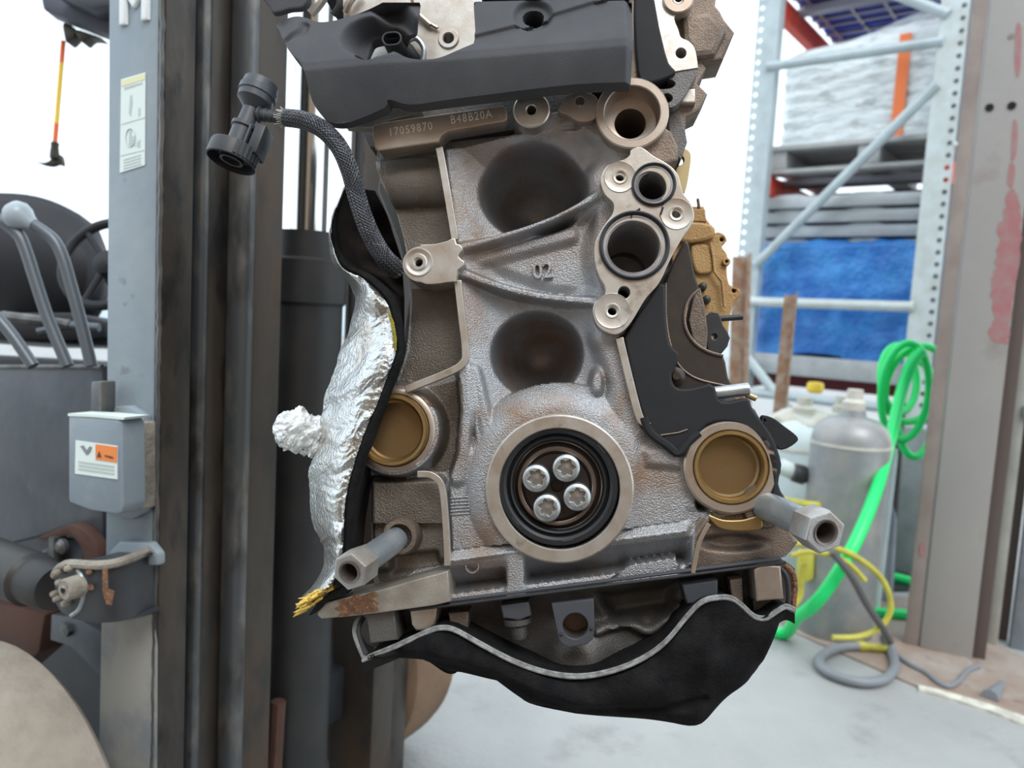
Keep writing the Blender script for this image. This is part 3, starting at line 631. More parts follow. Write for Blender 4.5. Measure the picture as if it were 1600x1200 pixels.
B().tube([e(a, b, -3.5) for a, b in ((1032, 680), (1060, 676), (1074, 671))], 1.2 * S, 6).build('cover_crease', 'cast_brown', ENG)
B().tube(cmv([e(a, b, -1) for a, b in ((1006, 652), (1016, 676), (1044, 697), (1060, 708), (1076, 690), (1092, 676))], 4), 7 * S, 8).build('cover_seal', 'foam_panel', ENG)
eplate('cover_fin', cm([(1190, 652), (1206, 652), (1226, 666), (1246, 682), (1244, 692), (1222, 703), (1206, 690)], 3), 30, 16, 'foam_panel', ENG, [arc(1194, 657, 2)], 2)
tb = B().lathe(e(1116, 614, 12), e(1168, 608, 12) - e(1116, 614, 12), [(10 * S, 0), (10 * S, .026), (8 * S, .027)], 20).build('alloy_bush', 'bolt_zinc', ENG)
B().lathe(e(1166, 616, 14), e(1180, 622, 14) - e(1166, 616, 14), [(5 * S, 0), (5 * S, .008), (3 * S, .0085)], 14).build('bush_nut', 'gold', tb)
elathe('cover_bolt', 1060, 586, [(0.001, 20), (6, 20), (7, 22), (14, 26), (14, 40)], 'bracket_brown', ENG, 20)

# bronze coloured casting at the far end of the engine
BZ = cm([(1070, 322), (1100, 322)], 1, False) + cm([(1103, 340), (1110, 350), (1114, 364), (1122, 362), (1132, 366), (1136, 376), (1128, 384), (1136, 396), (1138, 410), (1136, 420), (1140, 444), (1156, 452), (1157, 462), (1146, 474), (1140, 500), (1138, 540)], 3, False) + [(1120, 560), (1060, 560), (1050, 400)]
bz = eplate('rear_casting', BZ, 330, 110, 'bronze', ENG, [arc(1128, 374, 3.2), arc(1147, 454, 3.2)], 3)
tag(bz, 'bronze coloured casting at the rear')
eplate('casting_collar', cm([(1066, 348), (1112, 350), (1114, 372), (1066, 378)], 3), 312, 40, 'bronze', bz, bevel=6)
eplate('casting_cap', [(1066, 326), (1102, 326), (1104, 346), (1066, 346)], 318, 30, 'bronze', bz, bevel=3)
eplate('casting_panel', cm([(1080, 384), (1108, 384), (1116, 420), (1100, 428), (1086, 422)], 3), 320, 20, 'bronze', bz, bevel=4)
B().tube([e(a, b, 318) for a, b in ((1110, 380), (1114, 400), (1116, 425), (1128, 440), (1132, 480))], 3 * S, 8).build('casting_rib', 'bronze', bz)
B().lathe(e(1093, 330, 330), Ez, [(3 * S, 0), (3 * S, .012), (2 * S, .013)], 10).build('casting_stud', 'bronze_dark', bz)
for cx, cy in ((1096, 450), (1102, 470)): elathe('casting_bolt', cx, cy, [(0.001, -24), (6, -22), (8, -18), (9, 20)], 'plastic_black', bz, 18, w=330)
elathe('casting_boss', 1134, 410, [(3, -8), (4, -10), (7, -10), (8, -6), (8, 20)], 'bronze', bz, 18, w=330)
eplate('casting_neck', [(950, 400), (1084, 396), (1084, 540), (950, 540)], 350, 70, 'cast_dark', ENG, bevel=3)
# rest of the head above the frame, hung from the fork arms by a chain
eplate('rocker_cover', [(500, -16), (1058, -16), (1040, -150), (1000, -170), (560, -160), (510, -130)], 34, 520, 'plastic_black', ENG, bevel=8)
_c0 = e(800, -150, 250)
for k in range(14):
    _p = _c0 + Z * (.018 + .042 * k); _h = Vector((1, 0, 0)) if k % 2 else Vector((0, 1, 0))
    if _p.z > 2.0: break
    B().tube([_p + _h * (.013 * math.cos(t)) + Z * (.027 * math.sin(t)) for t in np.linspace(0, 2 * math.pi, 17)[:-1]], .005, 8, closed=True).build('sling_link', 'barrel', ENG)
# ================================================================== SOFT COVERS, HOSE AND WRAP ON THE ENGINE
def frame_root(name, px, py, w, label, cat, group=None):
    o = e(px, py, w); M_ = ME.copy(); M_.translation = o
    return thing(name, None, label, cat, group, M=M_)

# --- dark foam cover over the top
CV = frame_root('acoustic_cover', 740, 160, 0, 'dark grey moulded foam cover over the top of the engine', 'engine cover')
CO = [(421, 26), (426, 21)] + cm([(440, 16), (455, 14), (472, 14), (490, 20), (512, 18), (540, 8), (566, -2), (590, -14)], 3, False) + [(650, -14)] + cm([(650, 0), (646, 26), (636, 38), (604, 42), (576, 46), (570, 58), (566, 76), (557, 92), (566, 99), (580, 101), (594, 94), (608, 84), (622, 88), (638, 97), (660, 101), (685, 99), (706, 91), (726, 80), (741, 72)], 3, False) + [(743, 50), (736, -14), (990, -14), (990, 60), (986, 131)] + cm([(986, 128), (900, 132), (800, 143), (700, 155), (640, 162), (607, 155), (600, 166), (545, 186), (517, 188), (504, 181), (491, 164), (486, 146), (482, 122), (474, 104), (458, 88), (446, 68), (436, 52), (428, 36)], 3, False)
def cover_w(X, Y):
    yc = np.interp(X, [420, 480, 600, 700, 990], [60, 112, 100, 96, 72])
    k = Y - yc
    W = np.where(k < 0, -84 + np.clip(-k, 0, 200) * .5, -84 + np.clip(k, 0, 80) ** 1.25 * .12)
    W = np.where(np.abs(k) < 7, W + (7 - np.abs(k)) * .35, W)
    # soft rounding along the opening and the left shoulder
    d = sdpoly(X, Y, CO[20:70], False); 
    q = np.sqrt(((X - 582) / 52) ** 2 + ((Y - 52) / 42) ** 2); W = W + 46 * ss(1.08, .62, q)
    d = sdpoly(X, Y, [(590, -20), (625, 30), (660, 60)], False); W = W + 30 * ss(30, 6, d)
    d = sdpoly(X, Y, cm([(470, 30), (466, 45), (446, 62)], 4, False), False); W = W + 7 * ss(9, 1, d)
    W = W + 26 * ss(462, 424, X) * ss(20, 60, Y + 30)
    # round socket with the converging creases
    r = np.hypot(X - 832, Y - 17); W = W + 12 * ss(34, 24, r) + 60 * ss(16.5, 13.5, r)
    d1 = np.minimum(sdpoly(X, Y, [(742, 62), (806, 42)], False), sdpoly(X, Y, [(858, 22), (930, -6)], False))
    up_ = ((Y < 62 - (X - 742) * .31) & (X < 832) & (X > 737)) | ((Y < 22 - (X - 858) * .39) & (X >= 832))
    W = np.where(up_, W - 6 * ss(0, 5, d1), W)
    W = W + 16 * ss(976, 990, X)
    return W
hfield('foam_shell', CO, cover_w, 2.0, 'foam_cover', CV, skirt=-34, wref=-66)
B().tube([e(988, -14, -6), e(988, 60, -6), e(985, 134, -4)], 2.2 * S, 6).build('gasket_edge', 'cast_brown', CV)
eplate('upper_panel', cm([(408, -14), (478, -14), (474, 10), (452, 14), (428, 20), (420, 10)], 3), -8, 14, 'foam_cover', CV, bevel=3)
UP = frame_root('wiring_bundle', 530, 20, 20, 'small light metal bracket and cable bundle behind the foam cover edge', 'wiring')
B().tube(cmv([e(486, 22, 14), e(500, 4, 10), e(512, -14, 10)], 4), 8 * S, 8).build('bracket_arm', 'machined', UP)
B().tube(cmv([e(520, 24, 18), e(530, 6, 14), e(526, -14, 12)], 4), 5 * S, 8).build('cable', 'plastic_black', UP)
B().tube(cmv([e(540, 20, 18), e(546, 4, 12), e(560, -14, 12)], 4), 6 * S, 8).build('cable', 'machined_warm', UP)

# --- foil faced insulation blanket on the left flank
FB = frame_root('foil_blanket', 520, 950, 20, 'crinkled silver foil insulation blanket with black felt lining on the engine flank', 'insulation')
inn = cm([(538, 292), (524, 328), (518, 352), (519, 376), (526, 402), (538, 420), (562, 432), (584, 449), (602, 469), (611, 492), (616, 520), (619, 546), (613, 568), (600, 602), (588, 634), (572, 670), (558, 710), (545, 756), (539, 800), (537, 850), (535, 880), (520, 915)], 8, False)
out = cm([(536, 290), (521, 330), (516, 356), (514, 392), (523, 416), (538, 430), (549, 452), (555, 476), (546, 514), (532, 548), (523, 580), (511, 606), (503, 632), (500, 668), (497, 702), (485, 730), (482, 756), (484, 792), (492, 826), (506, 858), (498, 900), (470, 934)], 8, False)
n_i = len(inn); cols = 56
inw = np.interp(np.arange(n_i) / 8, [0, 4, 8, 12, 16, 20, 21], [30, 20, -10, -30, -30, -26, -26])
rng = np.random.RandomState(3)
def wob(u, v, seed):
    r_ = np.random.RandomState(seed); s_ = 0 * u
    u = u + 7 * np.sin(v * .051) + 4 * np.sin(v * .13 + u * .07); v = v + 6 * np.sin(u * .09) + 3 * np.sin(u * .21 + 1)
    for k in range(40):
        fx = .022 * (1.07 ** k) * r_.uniform(.8, 1.25); th = r_.uniform(.55, 1.25) if k < 26 or k % 2 else r_.uniform(0, 3.1); ph = r_.uniform(0, 6.28)
        s_ = s_ + (np.abs(np.sin((u * math.cos(th) + v * math.sin(th)) * fx * 1.5 + ph)) - .64) * r_.uniform(.4, 1.7) * .036 / fx ** (1.0 if k < 24 else .8)
    return s_
rowsI = np.repeat(np.arange(n_i), 3)[: n_i * 3 - 2]
T = np.linspace(0, n_i - 1, n_i * 3); pi = np.array(inn); po = np.array(out)
ix = np.stack([np.interp(T, np.arange(n_i), pi[:, k]) for k in (0, 1)], 1); ox = np.stack([np.interp(T, np.arange(n_i), po[:, k]) for k in (0, 1)], 1); wi = np.interp(T, np.arange(n_i), inw)
U = np.linspace(0, 1, cols)
PX = ix[:, None, 0] * (1 - U) + ox[:, None, 0] * U; PY = ix[:, None, 1] * (1 - U) + ox[:, None, 1] * U
WW = wi[:, None] + 95 * U[None] ** 1.3 - 26 * np.sin(U[None] * 3.14159)
crk = wob(PX, PY, 5) * np.minimum(1, 8 * U[None] * 1.0 + .15)
pts = np.array([[tuple(e(PX[i, j], PY[i, j], WW[i, j]) - Ey * (crk[i, j] * 1.8 * S)) for j in range(cols)] for i in range(len(T))])
B().grid(pts).build('foil_face', 'foil', FB, 42)
# felt edge and lining
wlin = np.interp(np.arange(n_i) / 8, [0, 2, 4, 5, 7, 9, 12, 16, 21], [6, 10, 14, 16, 16, 15, 15, 17, 14])
edge = np.array([[tuple(e(inn[i][0] + wlin[i] * t, inn[i][1] - (4 if 30 < i < 60 else 0) * t, inw[i] + (3 if t in (0, 1) else -3) + 14 * max(0, t - .5))) for t in (0, .33, .66, 1)] for i in range(n_i)])
B().grid(edge, True).build('felt_edge', 'felt', FB, 60)
lin = []
for i in range(n_i):
    x, y = inn[i]; x2 = np.interp(y, [290, 330, 400, 460, 520, 560, 620, 700, 800, 920], [585, 605, 628, 632, 632, 630, 612, 590, 572, 560])
    lin.append([tuple(e(x + wlin[i] + (x2 - x - wlin[i]) * t, y + 6 * t, inw[i] + 10 + 120 * t ** .7 + 20 * math.sin(i * .35 + 3 * t) * t)) for t in np.linspace(0, 1, 8)])
B().grid(np.array(lin), True).build('felt_lining', 'felt_brown', FB, 60)
B().tube([e(a, b, w) for a, b, w in ((607, 486, -30), (613, 505, -31), (617, 528, -31), (618, 548, -31))], [1.5 * S, 3 * S, 3 * S, 1.5 * S], 8).build('wadding_edge', 'wadding_olive', FB)
# torn yellow wadding at the lower tip
wb = B()
for k in range(60):
    t = random.random(); p0 = Vector((467 + 50 * t, 952 - 36 * t + random.uniform(-11, 9), 0)); p1 = (p0.x - random.uniform(6, 16) * (1.2 - t), p0.y + random.uniform(-1, 8)); w = random.uniform(-26, 24)
    wb.tube([e(p0.x + 10, p0.y - 5, w), e(p0.x, p0.y, w - 2), e(p1[0] + 4, p1[1], w)], [2.8 * S, 2.4 * S, .6 * S], 5)
wb.build('yellow_wadding', 'wadding', FB)['kind'] = 'stuff'
eplate('felt_tip', cm([(482, 962), (500, 938), (530, 918), (548, 912), (540, 930), (512, 940), (498, 954)], 3), -14, 30, 'felt', FB, bevel=2)

# --- crumpled clear wrap sticking out behind the foil
CW = B()
from mathutils import noise as mnoise
R_, C_ = 70, 64; A = np.zeros((R_, C_, 3))
for i in range(R_):
    for j in range(C_):
        th = 2 * math.pi * j / (C_ - 1); v = i / (R_ - 1)
        c = (430 + 78 * v, 662 + 24 * v); r = 30 * math.sqrt(max(0.0, 1 - (1 - min(1, v * 2.0)) ** 2)) * (1 - .15 * v) + 2
        q = Vector((v * 5, math.cos(th) * 1.6, math.sin(th) * 1.6))
        r = r + 9 * mnoise.noise(q * 1.3) + 6 * (abs(mnoise.noise(q * 3.1)) - .2) + 3 * abs(mnoise.noise(q * 7))
        A[i, j] = e(c[0] - r * math.sin(th) * .35 + 6 * mnoise.noise(q * 2 + Vector((9, 0, 0))), c[1] + r * math.sin(th), 90 + r * math.cos(th) * .9)
CW.grid(A)
tag(CW.build('plastic_wrap', 'plastic_film', None, 70), 'crumpled clear plastic wrap poking out beside the foil blanket', 'plastic wrap')

# --- black felt undertray
UT = frame_root('felt_undertray', 900, 1140, 40, 'black felt undertray with a pale stitched rim hanging under the engine', 'undertray')
TOP = cm([(566, 1034), (620, 1012), (668, 990), (690, 984), (712, 988), (752, 1010), (800, 1035), (850, 1053), (900, 1060), (950, 1053), (1000, 1034), (1040, 1006), (1072, 968), (1096, 944), (1120, 937), (1142, 938), (1160, 950), (1178, 966), (1196, 969), (1214, 958), (1228, 951), (1242, 957)], 5, False)
BOT = cm([(1242, 957), (1236, 980), (1222, 1016), (1206, 1060), (1180, 1082), (1152, 1098), (1126, 1126), (1092, 1146), (1040, 1140), (960, 1133), (880, 1126), (824, 1112), (800, 1094), (772, 1078), (716, 1064), (700, 1075), (682, 1074), (650, 1052), (610, 1040), (580, 1040), (566, 1034)], 4, False)
ty_x = [p[0] for p in TOP]; ty_y = [p[1] for p in TOP]
bx_ = sorted([(566, 1040), (650, 1052), (690, 1070), (772, 1080), (824, 1112), (960, 1133), (1092, 1146), (1126, 1126), (1180, 1085), (1206, 1060), (1242, 960)])
def tray_w(X, Y):
    yt = np.interp(X, ty_x, ty_y); yb = np.interp(X, [p[0] for p in bx_], [p[1] for p in bx_])
    t = np.clip((Y - yt) / np.maximum(yb - yt, 8), 0, 1)
    base = np.interp(X, [566, 690, 900, 1100, 1242], [10, -6, -40, -30, 14])
    W = base - 14 * np.sin(t * 2.2) + 60 * t ** 3
    W = W + 6 * np.sin(X * .02 + Y * .035) * t + 4 * np.sin(X * .045 - Y * .05)
    d = sdpoly(X, Y, cm([(620, 1030), (760, 1060), (880, 1098), (1000, 1112), (1100, 1098)], 4, False), False); W = W + 9 * ss(14, 2, d)
    return W
hfield('felt_shell', TOP + BOT[1:-1], tray_w, 3.0, 'felt', UT, skirt=230, wref=-20)
def tp(i, dy, dw):
    x, y = TOP[i]; b = np.interp(x, [566, 690, 900, 1100, 1242], [10, -6, -40, -30, 14])
    return e(x, y + dy, b + dw)
nn = range(len(TOP))
rw = [max(1.6, 3.6 - .0000 * i) * S for i in nn]
B().tube([tp(i, -1, -3) for i in nn], [2.4 * S] * len(TOP), 8).build('stitched_rim', 'foam_edge', UT)
B().tube([tp(i, -5, 2) for i in nn], [2.8 * S] * len(TOP), 8).build('stitched_rim', 'foam_edge', UT)
lint = np.array([[tuple(tp(i, -8 + 26 * t, 6 + 130 * t)) for t in np.linspace(0, 1, 5)] for i in nn])
B().grid(lint).build('tray_lining', 'felt_brown', UT, 60)
B().tube(cmv([e(a, b, w) for a, b, w in ((566, 962, 30), (556, 975, 20), (555, 992, 14), (562, 1012, 10), (570, 1030, 10))], 5), 4 * S, 8).build('rim_strap', 'foam_edge', UT)
B().tube(cmv([e(a, b, w) for a, b, w in ((568, 965, 28), (561, 980, 18), (563, 1000, 12), (572, 1022, 8))], 5), 4 * S, 8).build('rim_strap', 'plastic_black', UT)
B().tube(cmv([e(a, b, w) for a, b, w in ((1222, 880, 20), (1238, 894, 30), (1242, 914, 34), (1240, 940, 34), (1238, 956, 30))], 5), 4.5 * S, 8).build('rim_strap', 'rust', UT)
B().tube(cmv([e(a, b, w) for a, b, w in ((1216, 884, 16), (1228, 900, 20), (1232, 925, 22), (1231, 950, 22))], 5), 4 * S, 8).build('rim_strap', 'plastic_black', UT)

# --- vent hose with quick connector
HS = frame_root('vent_hose', 600, 420, 40, 'black braided breather hose ending in a black plastic quick connector', 'hose')
hp = cmv([e(a, b, w) for a, b, w in ((446, 184, -60), (474, 188, -64), (504, 202, -60), (530, 230, -50), (547, 268, -36), (558, 308, -22), (570, 345, -8), (584, 376, 10), (602, 404, 26), (624, 424, 50))], 8)
def par(path):
    fr = []; px_ = None
    for i, p in enumerate(path):
        d = (path[min(i + 1, len(path) - 1)] - path[max(i - 1, 0)]).normalized()
        px_ = frame_of(d)[0] if px_ is None else (px_ - d * px_.dot(d)).normalized()
        fr.append((p, px_, d.cross(px_)))
    return fr
rad = lambda k: (11.2 + 2.6 * k / len(hp)) * S
B().tube(hp, [rad(i) for i in range(len(hp))], 16).build('hose_core', 'braid_core', HS)
hp2 = [hp[0].lerp(hp[1], 0)]; hf_ = []
dense = []
for i in range(len(hp) - 1):
    for k in range(4): dense.append(hp[i].lerp(hp[i + 1], k / 4))
fr = par(dense); brd = B(); NS = 16
for sgn in (1, -1):
    for k in range(NS):
        path = []
        for i, (p, x, y) in enumerate(fr):
            t = 2 * math.pi * k / NS + sgn * i * .085; r = rad(i / 4) + (.0004 + .00025 * math.sin(i * .085 * NS + (0 if sgn > 0 else math.pi)))
            path.append(p + (x * math.cos(t) + y * math.sin(t)) * r)
        brd.tube(path, .00062, 4, caps=False)
brd.build('braided_sleeve', 'braid', HS)['kind'] = 'stuff'
fy = B()
for k in range(26):
    t = 2 * math.pi * k / 26; p, x, y = fr[0]; q = x * math.cos(t) + y * math.sin(t); fy.tube([p + q * .0052, p + q * (.0058 + .001 * (k % 3)) + (fr[0][0] - fr[4][0]).normalized() * (.004 + .003 * ((k * 7) % 4) / 4)], .0003, 4)
fy.build('frayed_end', 'frayed', HS)
nip = (e(402, 178, -60) - e(446, 184, -60))
B().lathe(e(450, 185, -60), nip, [(8 * S, 0), (9.2 * S, .003), (8.6 * S, .008), (10 * S, .009), (8.8 * S, .0125), (10.2 * S, .0135), (9 * S, .017), (10.6 * S, .018), (9.6 * S, .0215), (12.5 * S, .022), (12.5 * S, .0235), (8 * S, .024), (8 * S, .03)], 28).build('barbed_nipple', 'plastic_grey', HS)
a0, a1 = e(372, 224, -70), e(410, 128, -50); ax = (a1 - a0).normalized()
LN = (a1 - a0).length
qc = B().lathe(a0, ax, [(17 * S, -.004), (17 * S, .012), (20 * S, .013), (20 * S, .016), (14 * S, .0165), (13 * S, .03), (20 * S, .034), (27 * S, .037), (27.5 * S, .042), (29.5 * S, .0425), (29.5 * S, .0475), (28 * S, .048), (27 * S, .0535), (24 * S, .0545), (22 * S, .053), (21 * S, .045), (.0001, .045)], 40).build('connector_body', 'plastic_grey', HS)
sx, sy, sd2 = frame_of(ax)
lk = B().lathe(a0, ax, [(20 * S, -.012), (21 * S, -.004), (37 * S, -.004), (38 * S, -.0055), (38 * S, -.0165), (35.5 * S, -.017), (34.5 * S, -.009), (20 * S, -.009)], 40).build('locking_collar', 'plastic_black', HS)
B().lathe(a0, ax, [(13 * S, -.006), (14 * S, -.0155), (18 * S, -.0155), (19 * S, -.006)], 32).build('inner_sleeve', 'plastic_black', HS)
for k in range(7):
    t = math.radians(150 + 11 * k); q = sx * math.cos(t) + sy * math.sin(t)
    B().box(a0 + q * (38.2 * S) - ax * .010, q * .0008, ax.cross(q) * .0012, ax * .0055).build('grip_rib', 'plastic_black', lk)
cd2 = ((e(420, 215, -60) - e(385, 205, -60)) - ax * (e(420, 215, -60) - e(385, 205, -60)).dot(ax)).normalized()
B().box(a0 + cd2 * (33 * S) + ax * .004, cd2 * .0042, ax.cross(cd2) * .009, ax * .012).build('latch_arm', 'plastic_black', HS, bevel=.0012)
B().box(a0 + cd2 * (18 * S) + ax * .006 - Ey * .008, cd2 * .0008, ax.cross(cd2) * .0012, ax * .009).build('latch_bar', 'plastic_grey', HS)
# ================================================================== FORKLIFT
Fd = Vector((.872, -.490, 0)).normalized(); Lt = Vector((-Fd.y, Fd.x, 0))
M0 = at(250, 600, .95); M0 = Vector((M0.x, M0.y, 0))
FK = thing('forklift', M0, 'dark grey forklift truck with a worn steel mast, left of the engine', 'forklift')
def fk(a, b, z): return M0 + Fd * a + Lt * b + Z * z
def fs(px, py, b=0.0): return onplane(px, py, M0 + Lt * b, Lt)       # on a plane parallel to the mast's outer side
def ff(px, py, a=0.0): return onplane(px, py, M0 + Fd * a, Fd)       # on a plane parallel to the mast's front
def post(name, prof, z0, z1, m, bev=.004): return B().prism([fk(a, b, z0) for a, b in prof], Z * (z1 - z0)).build(name, m, FK, 35, bev)
ZT = 2.5
post('mast_side_web', [(-.108, 0), (-.012, 0), (-.012, .012), (-.108, .012)], .06, ZT, 'mast_paint', .002)
post('mast_front_flange', [(-.014, .001), (0, .002), (0, .0444), (-.014, .0444)], .06, ZT, 'mast_steel', .003)
post('mast_back_flange', [(-.108, .012), (-.094, .012), (-.094, .0444), (-.108, .0444)], .06, ZT, 'mast_steel', .003)
post('mast_gap_shade', [(-.106, .012), (-.085, .012), (-.085, .2), (-.106, .2)], .06, ZT, 'seat', 0)  # near-black strip standing for the shade between the mast rails
for b_, a_ in ((.0765, -.055), (.155, -.02)): post('rail_web', [(-.09, b_ + .004), (a_, b_ + .004), (a_, b_ + .018), (-.09, b_ + .018)], .06, ZT, 'mast_steel', 0)
post('middle_rail_edge', [(-.06, .0765), (-.036, .0765), (-.028, .083), (-.030, .0945), (-.06, .0945)], .06, ZT, 'mast_edge', .005)
post('middle_rail_flange', [(-.05, .0948), (-.034, .0948), (-.034, .152), (-.05, .152)], .06, ZT, 'mast_steel', .002)
post('inner_rail_edge', [(-.03, .1206), (-.008, .1206), (.004, .128), (.003, .1429), (-.03, .1429)], .06, ZT, 'mast_edge', .005)
post('inner_rail_flange', [(-.02, .143), (-.002, .143), (-.002, .1965), (-.02, .1965)], .06, ZT, 'mast_rust', .002)
# far rail of the mast
post('far_rail', [(-.10, .44), (0, .44), (0, .50), (-.10, .50)], .06, ZT, 'mast_rust', .004)
post('far_rail', [(-.09, .505), (-.012, .505), (-.012, .56), (-.09, .56)], .06, ZT, 'mast_steel', .004)
# weld bead along the near corner
wb = B().tube([fk(-.005 + random.uniform(-.0009, .0009), .0015 + random.uniform(-.0006, .0006), .06 + k * .008) for k in range(int((ZT - .06) / .008))], .0038, 6).build('weld_bead', 'mast_edge', FK)
# dust on the lower part of the side web
o = B().prism([fs(p[0], p[1], -.0006) for p in ((160, 900), (200, 905), (240, 965), (246, 1010), (244, 1340), (152, 1340))], Lt * .0004).build('mud_coat', 'mast_low', FK, None); tag(o, 'dried pale mud on the mast')
# letter and stickers on the side web
dside = (-Fd) * -1
o = text('mast_letter', 'M', .066, fs(211, 6, -.0012), Fd, Z, .001, 'letter', FK, sx=1.2, bevel=.0028); tag(o, 'white painted letter M')
def quad_on(name, p, b, th, m, par): return B().prism([fs(x, y, b) for x, y in p], Lt * th).build(name, m, par, None)
st = quad_on('safety_sticker', [(189, 124), (227, 113), (226, 258), (187, 270)], -.0012, .0008, 'sticker', FK)
quad_on('sticker_band', [(190, 126), (226, 115), (226, 124), (190, 135)], -.0016, .0004, 'sticker_yellow', st)
quad_on('sticker_line', [(189, 194), (226, 183), (226, 184), (189, 195)], -.0016, .0004, 'ink_faint', st)
quad_on('sticker_line', [(188, 243), (225, 234), (225, 235), (188, 244)], -.0016, .0004, 'ink_faint', st)
quad_on('sticker_word', [(194, 136), (222, 128), (222, 131), (194, 140)], -.0016, .0004, 'ink_faint', st)
B().tube([fs(204 + 7.5 * math.cos(t), 215 + 14 * math.sin(t), -.0016) for t in np.linspace(0, 6.28, 25)], .0006, 4).build('sticker_ring', 'ink_faint', st)
for p in ([(202, 202), (205, 200), (206, 226), (201, 226)], [(206, 214), (211, 211), (211, 228), (205, 228)], [(214, 222), (219, 218), (218, 231), (213, 228)], [(203, 150), (206, 148), (207, 160), (204, 182), (201, 176)], [(216, 170), (219, 168), (219, 180), (216, 182)]): quad_on('sticker_figure', p, -.0016, .0004, 'ink_faint', st)
for k in range(4): quad_on('sticker_text', [(193, 249 + k * 4.6), (220, 241 + k * 4.6), (220, 243 + k * 4.6), (193, 251 + k * 4.6)], -.0016, .0004, 'ink_faint', st)
# small box with warning sticker on the mast side
pl = B().prism([fs(x, y, -.012) for x, y in ((170, 636), (200, 634), (224, 650), (226, 800), (206, 812), (168, 806))], Lt * .012).build('box_base_plate', 'mast_paint', FK, 35, .002)
bx = B().prism([fs(x, y, -.062) for x, y in ((106, 648), (150, 650), (182, 653), (191, 660), (193, 790), (188, 803), (180, 804), (140, 798), (106, 785))], Lt * .03).build('mast_box', 'box_grey', FK, 35, .004)
B().prism([fs(x, y, -.034) for x, y in ((118, 655), (206, 662), (206, 800), (120, 786))], Lt * .034).build('box_body', 'dirt', bx, 35, .003)
quad_on('box_top_edge', [(106, 646), (150, 648), (196, 652), (192, 656), (150, 652), (106, 650)], -.0625, .03, 'sticker', bx)
s2 = quad_on('warning_sticker', [(118, 688), (183, 697), (183, 749), (117, 740)], -.0632, .001, 'sticker', bx)
quad_on('orange_panel', [(149, 694), (182, 698.5), (182, 723), (149, 718)], -.0640, .0006, 'sticker_orange', s2)
quad_on('warning_triangle', [(151, 714), (154.5, 705), (158, 715)], -.0646, .0004, 'ink_black', s2)
w_ = text('warning_word', 'WARNING', .0036, fs(170, 714, -.0648), Fd, Z, .0003, 'ink_black', s2, sx=.95)
quad_on('sticker_hand', [(125, 697), (130, 696), (135, 704), (140, 697), (143, 699), (140, 707), (135, 711)], -.0640, .0004, 'ink', s2)
for k in range(3): quad_on('sticker_text', [(122, 720 + k * 5.5), (178, 728 + k * 5.5), (178, 730.5 + k * 5.5), (122, 722.5 + k * 5.5)], -.0640, .0004, 'ink_faint', s2)
B().prism([fs(x, y, -.03) for x, y in ((142, 596), (158, 596), (158, 645), (141, 645))], Lt * .02).build('bracket_post', 'mast_edge', FK, 35, .002)
# tilt cylinder with clevis
CLV = [(86, 900, 940, -.070), (94, 888, 954, -.074), (110, 882, 966, -.075), (150, 884, 974, -.072), (180, 881, 972, -.060), (205, 873, 968, -.042), (226, 864, 963, -.018), (242, 856, 957, -.001)]
clb = B(); fr_t = [fs(x, y0, b) for x, y0, y1, b in CLV]; fr_b = [fs(x, y1, b) for x, y0, y1, b in CLV]
bk = lambda p: p + Lt * (.002 - (p - M0).dot(Lt)) 
bt_ = [bk(p) for p in fr_t]; bb_ = [bk(p) for p in fr_b]; n_ = len(CLV)
clb.add(fr_t + fr_b + bt_ + bb_, [(i, n_ + i, n_ + i + 1, i + 1) for i in range(n_ - 1)] + [(i, i + 1, 2 * n_ + i + 1, 2 * n_ + i) for i in range(n_ - 1)] + [(n_ + i, 3 * n_ + i, 3 * n_ + i + 1, n_ + i + 1) for i in range(n_ - 1)] + [(0, 2 * n_, 3 * n_, n_)])
cl = clb.build('tilt_clevis', 'dark_paint', FK, 50)
B().prism([fs(x, y, -.012) for x, y in ((170, 862), (186, 846), (232, 848), (246, 866), (246, 884), (170, 884))], Lt * .012).build('clevis_gusset', 'mast_paint', FK, 35, .003)
B().tube(cmv([fs(x, y0 - 1, b) for x, y0, y1, b in CLV], 4), .0055, 8).build('clevis_weld', 'dirt', FK)
B().tube(cmv([fs(x, y, -.074) for x, y in ((122, 890), (129, 905), (131, 930), (124, 952), (112, 962))], 4), .003, 8).build('clevis_edge', 'standoff', FK)
pn = B().lathe(fs(97, 923, -.096), Lt, [(.0001, .0), (.004, 0), (.0045, .002), (.0115, .002), (.0135, .006), (.014, .03)], 24).build('clevis_pin', 'dirt', FK)
B().lathe(fs(97, 923, -.0965), Lt, [(.0001, 0), (.0035, 0), (.0035, .002)], 12).build('pin_centre', 'black_hole', pn)
for p in ((83, 897), (86, 912), (82, 938), (92, 886), (100, 890), (95, 945), (78, 930)): B().lathe(fs(p[0], p[1], -.086), Lt, [(.0001, 0), (.003, .001), (.0045, .005), (.003, .012)], 8).build('grease_lump', 'dirt', pn)
B().lathe(fs(88, 920, -.05), -Fd, [(.028, 0), (.031, .01), (.031, .05), (.036, .056), (.036, .5)], 32).build('tilt_cylinder', 'barrel', FK)
for p in ((138, 893), (141, 918)): B().prism([fs(p[0] + dx, p[1] + dy, -.0765) for dx, dy in ((-5, -3), (0, -5), (5, -1), (4, 4), (-3, 4))], Lt * .001).build('rust_spot', 'rust', cl, None)
B().prism([fs(x, y, -.0765) for x, y in ((160, 890), (167, 888), (168, 920), (178, 924), (174, 946), (166, 944), (160, 926))], Lt * .001).build('rust_spot', 'rust', cl, None)
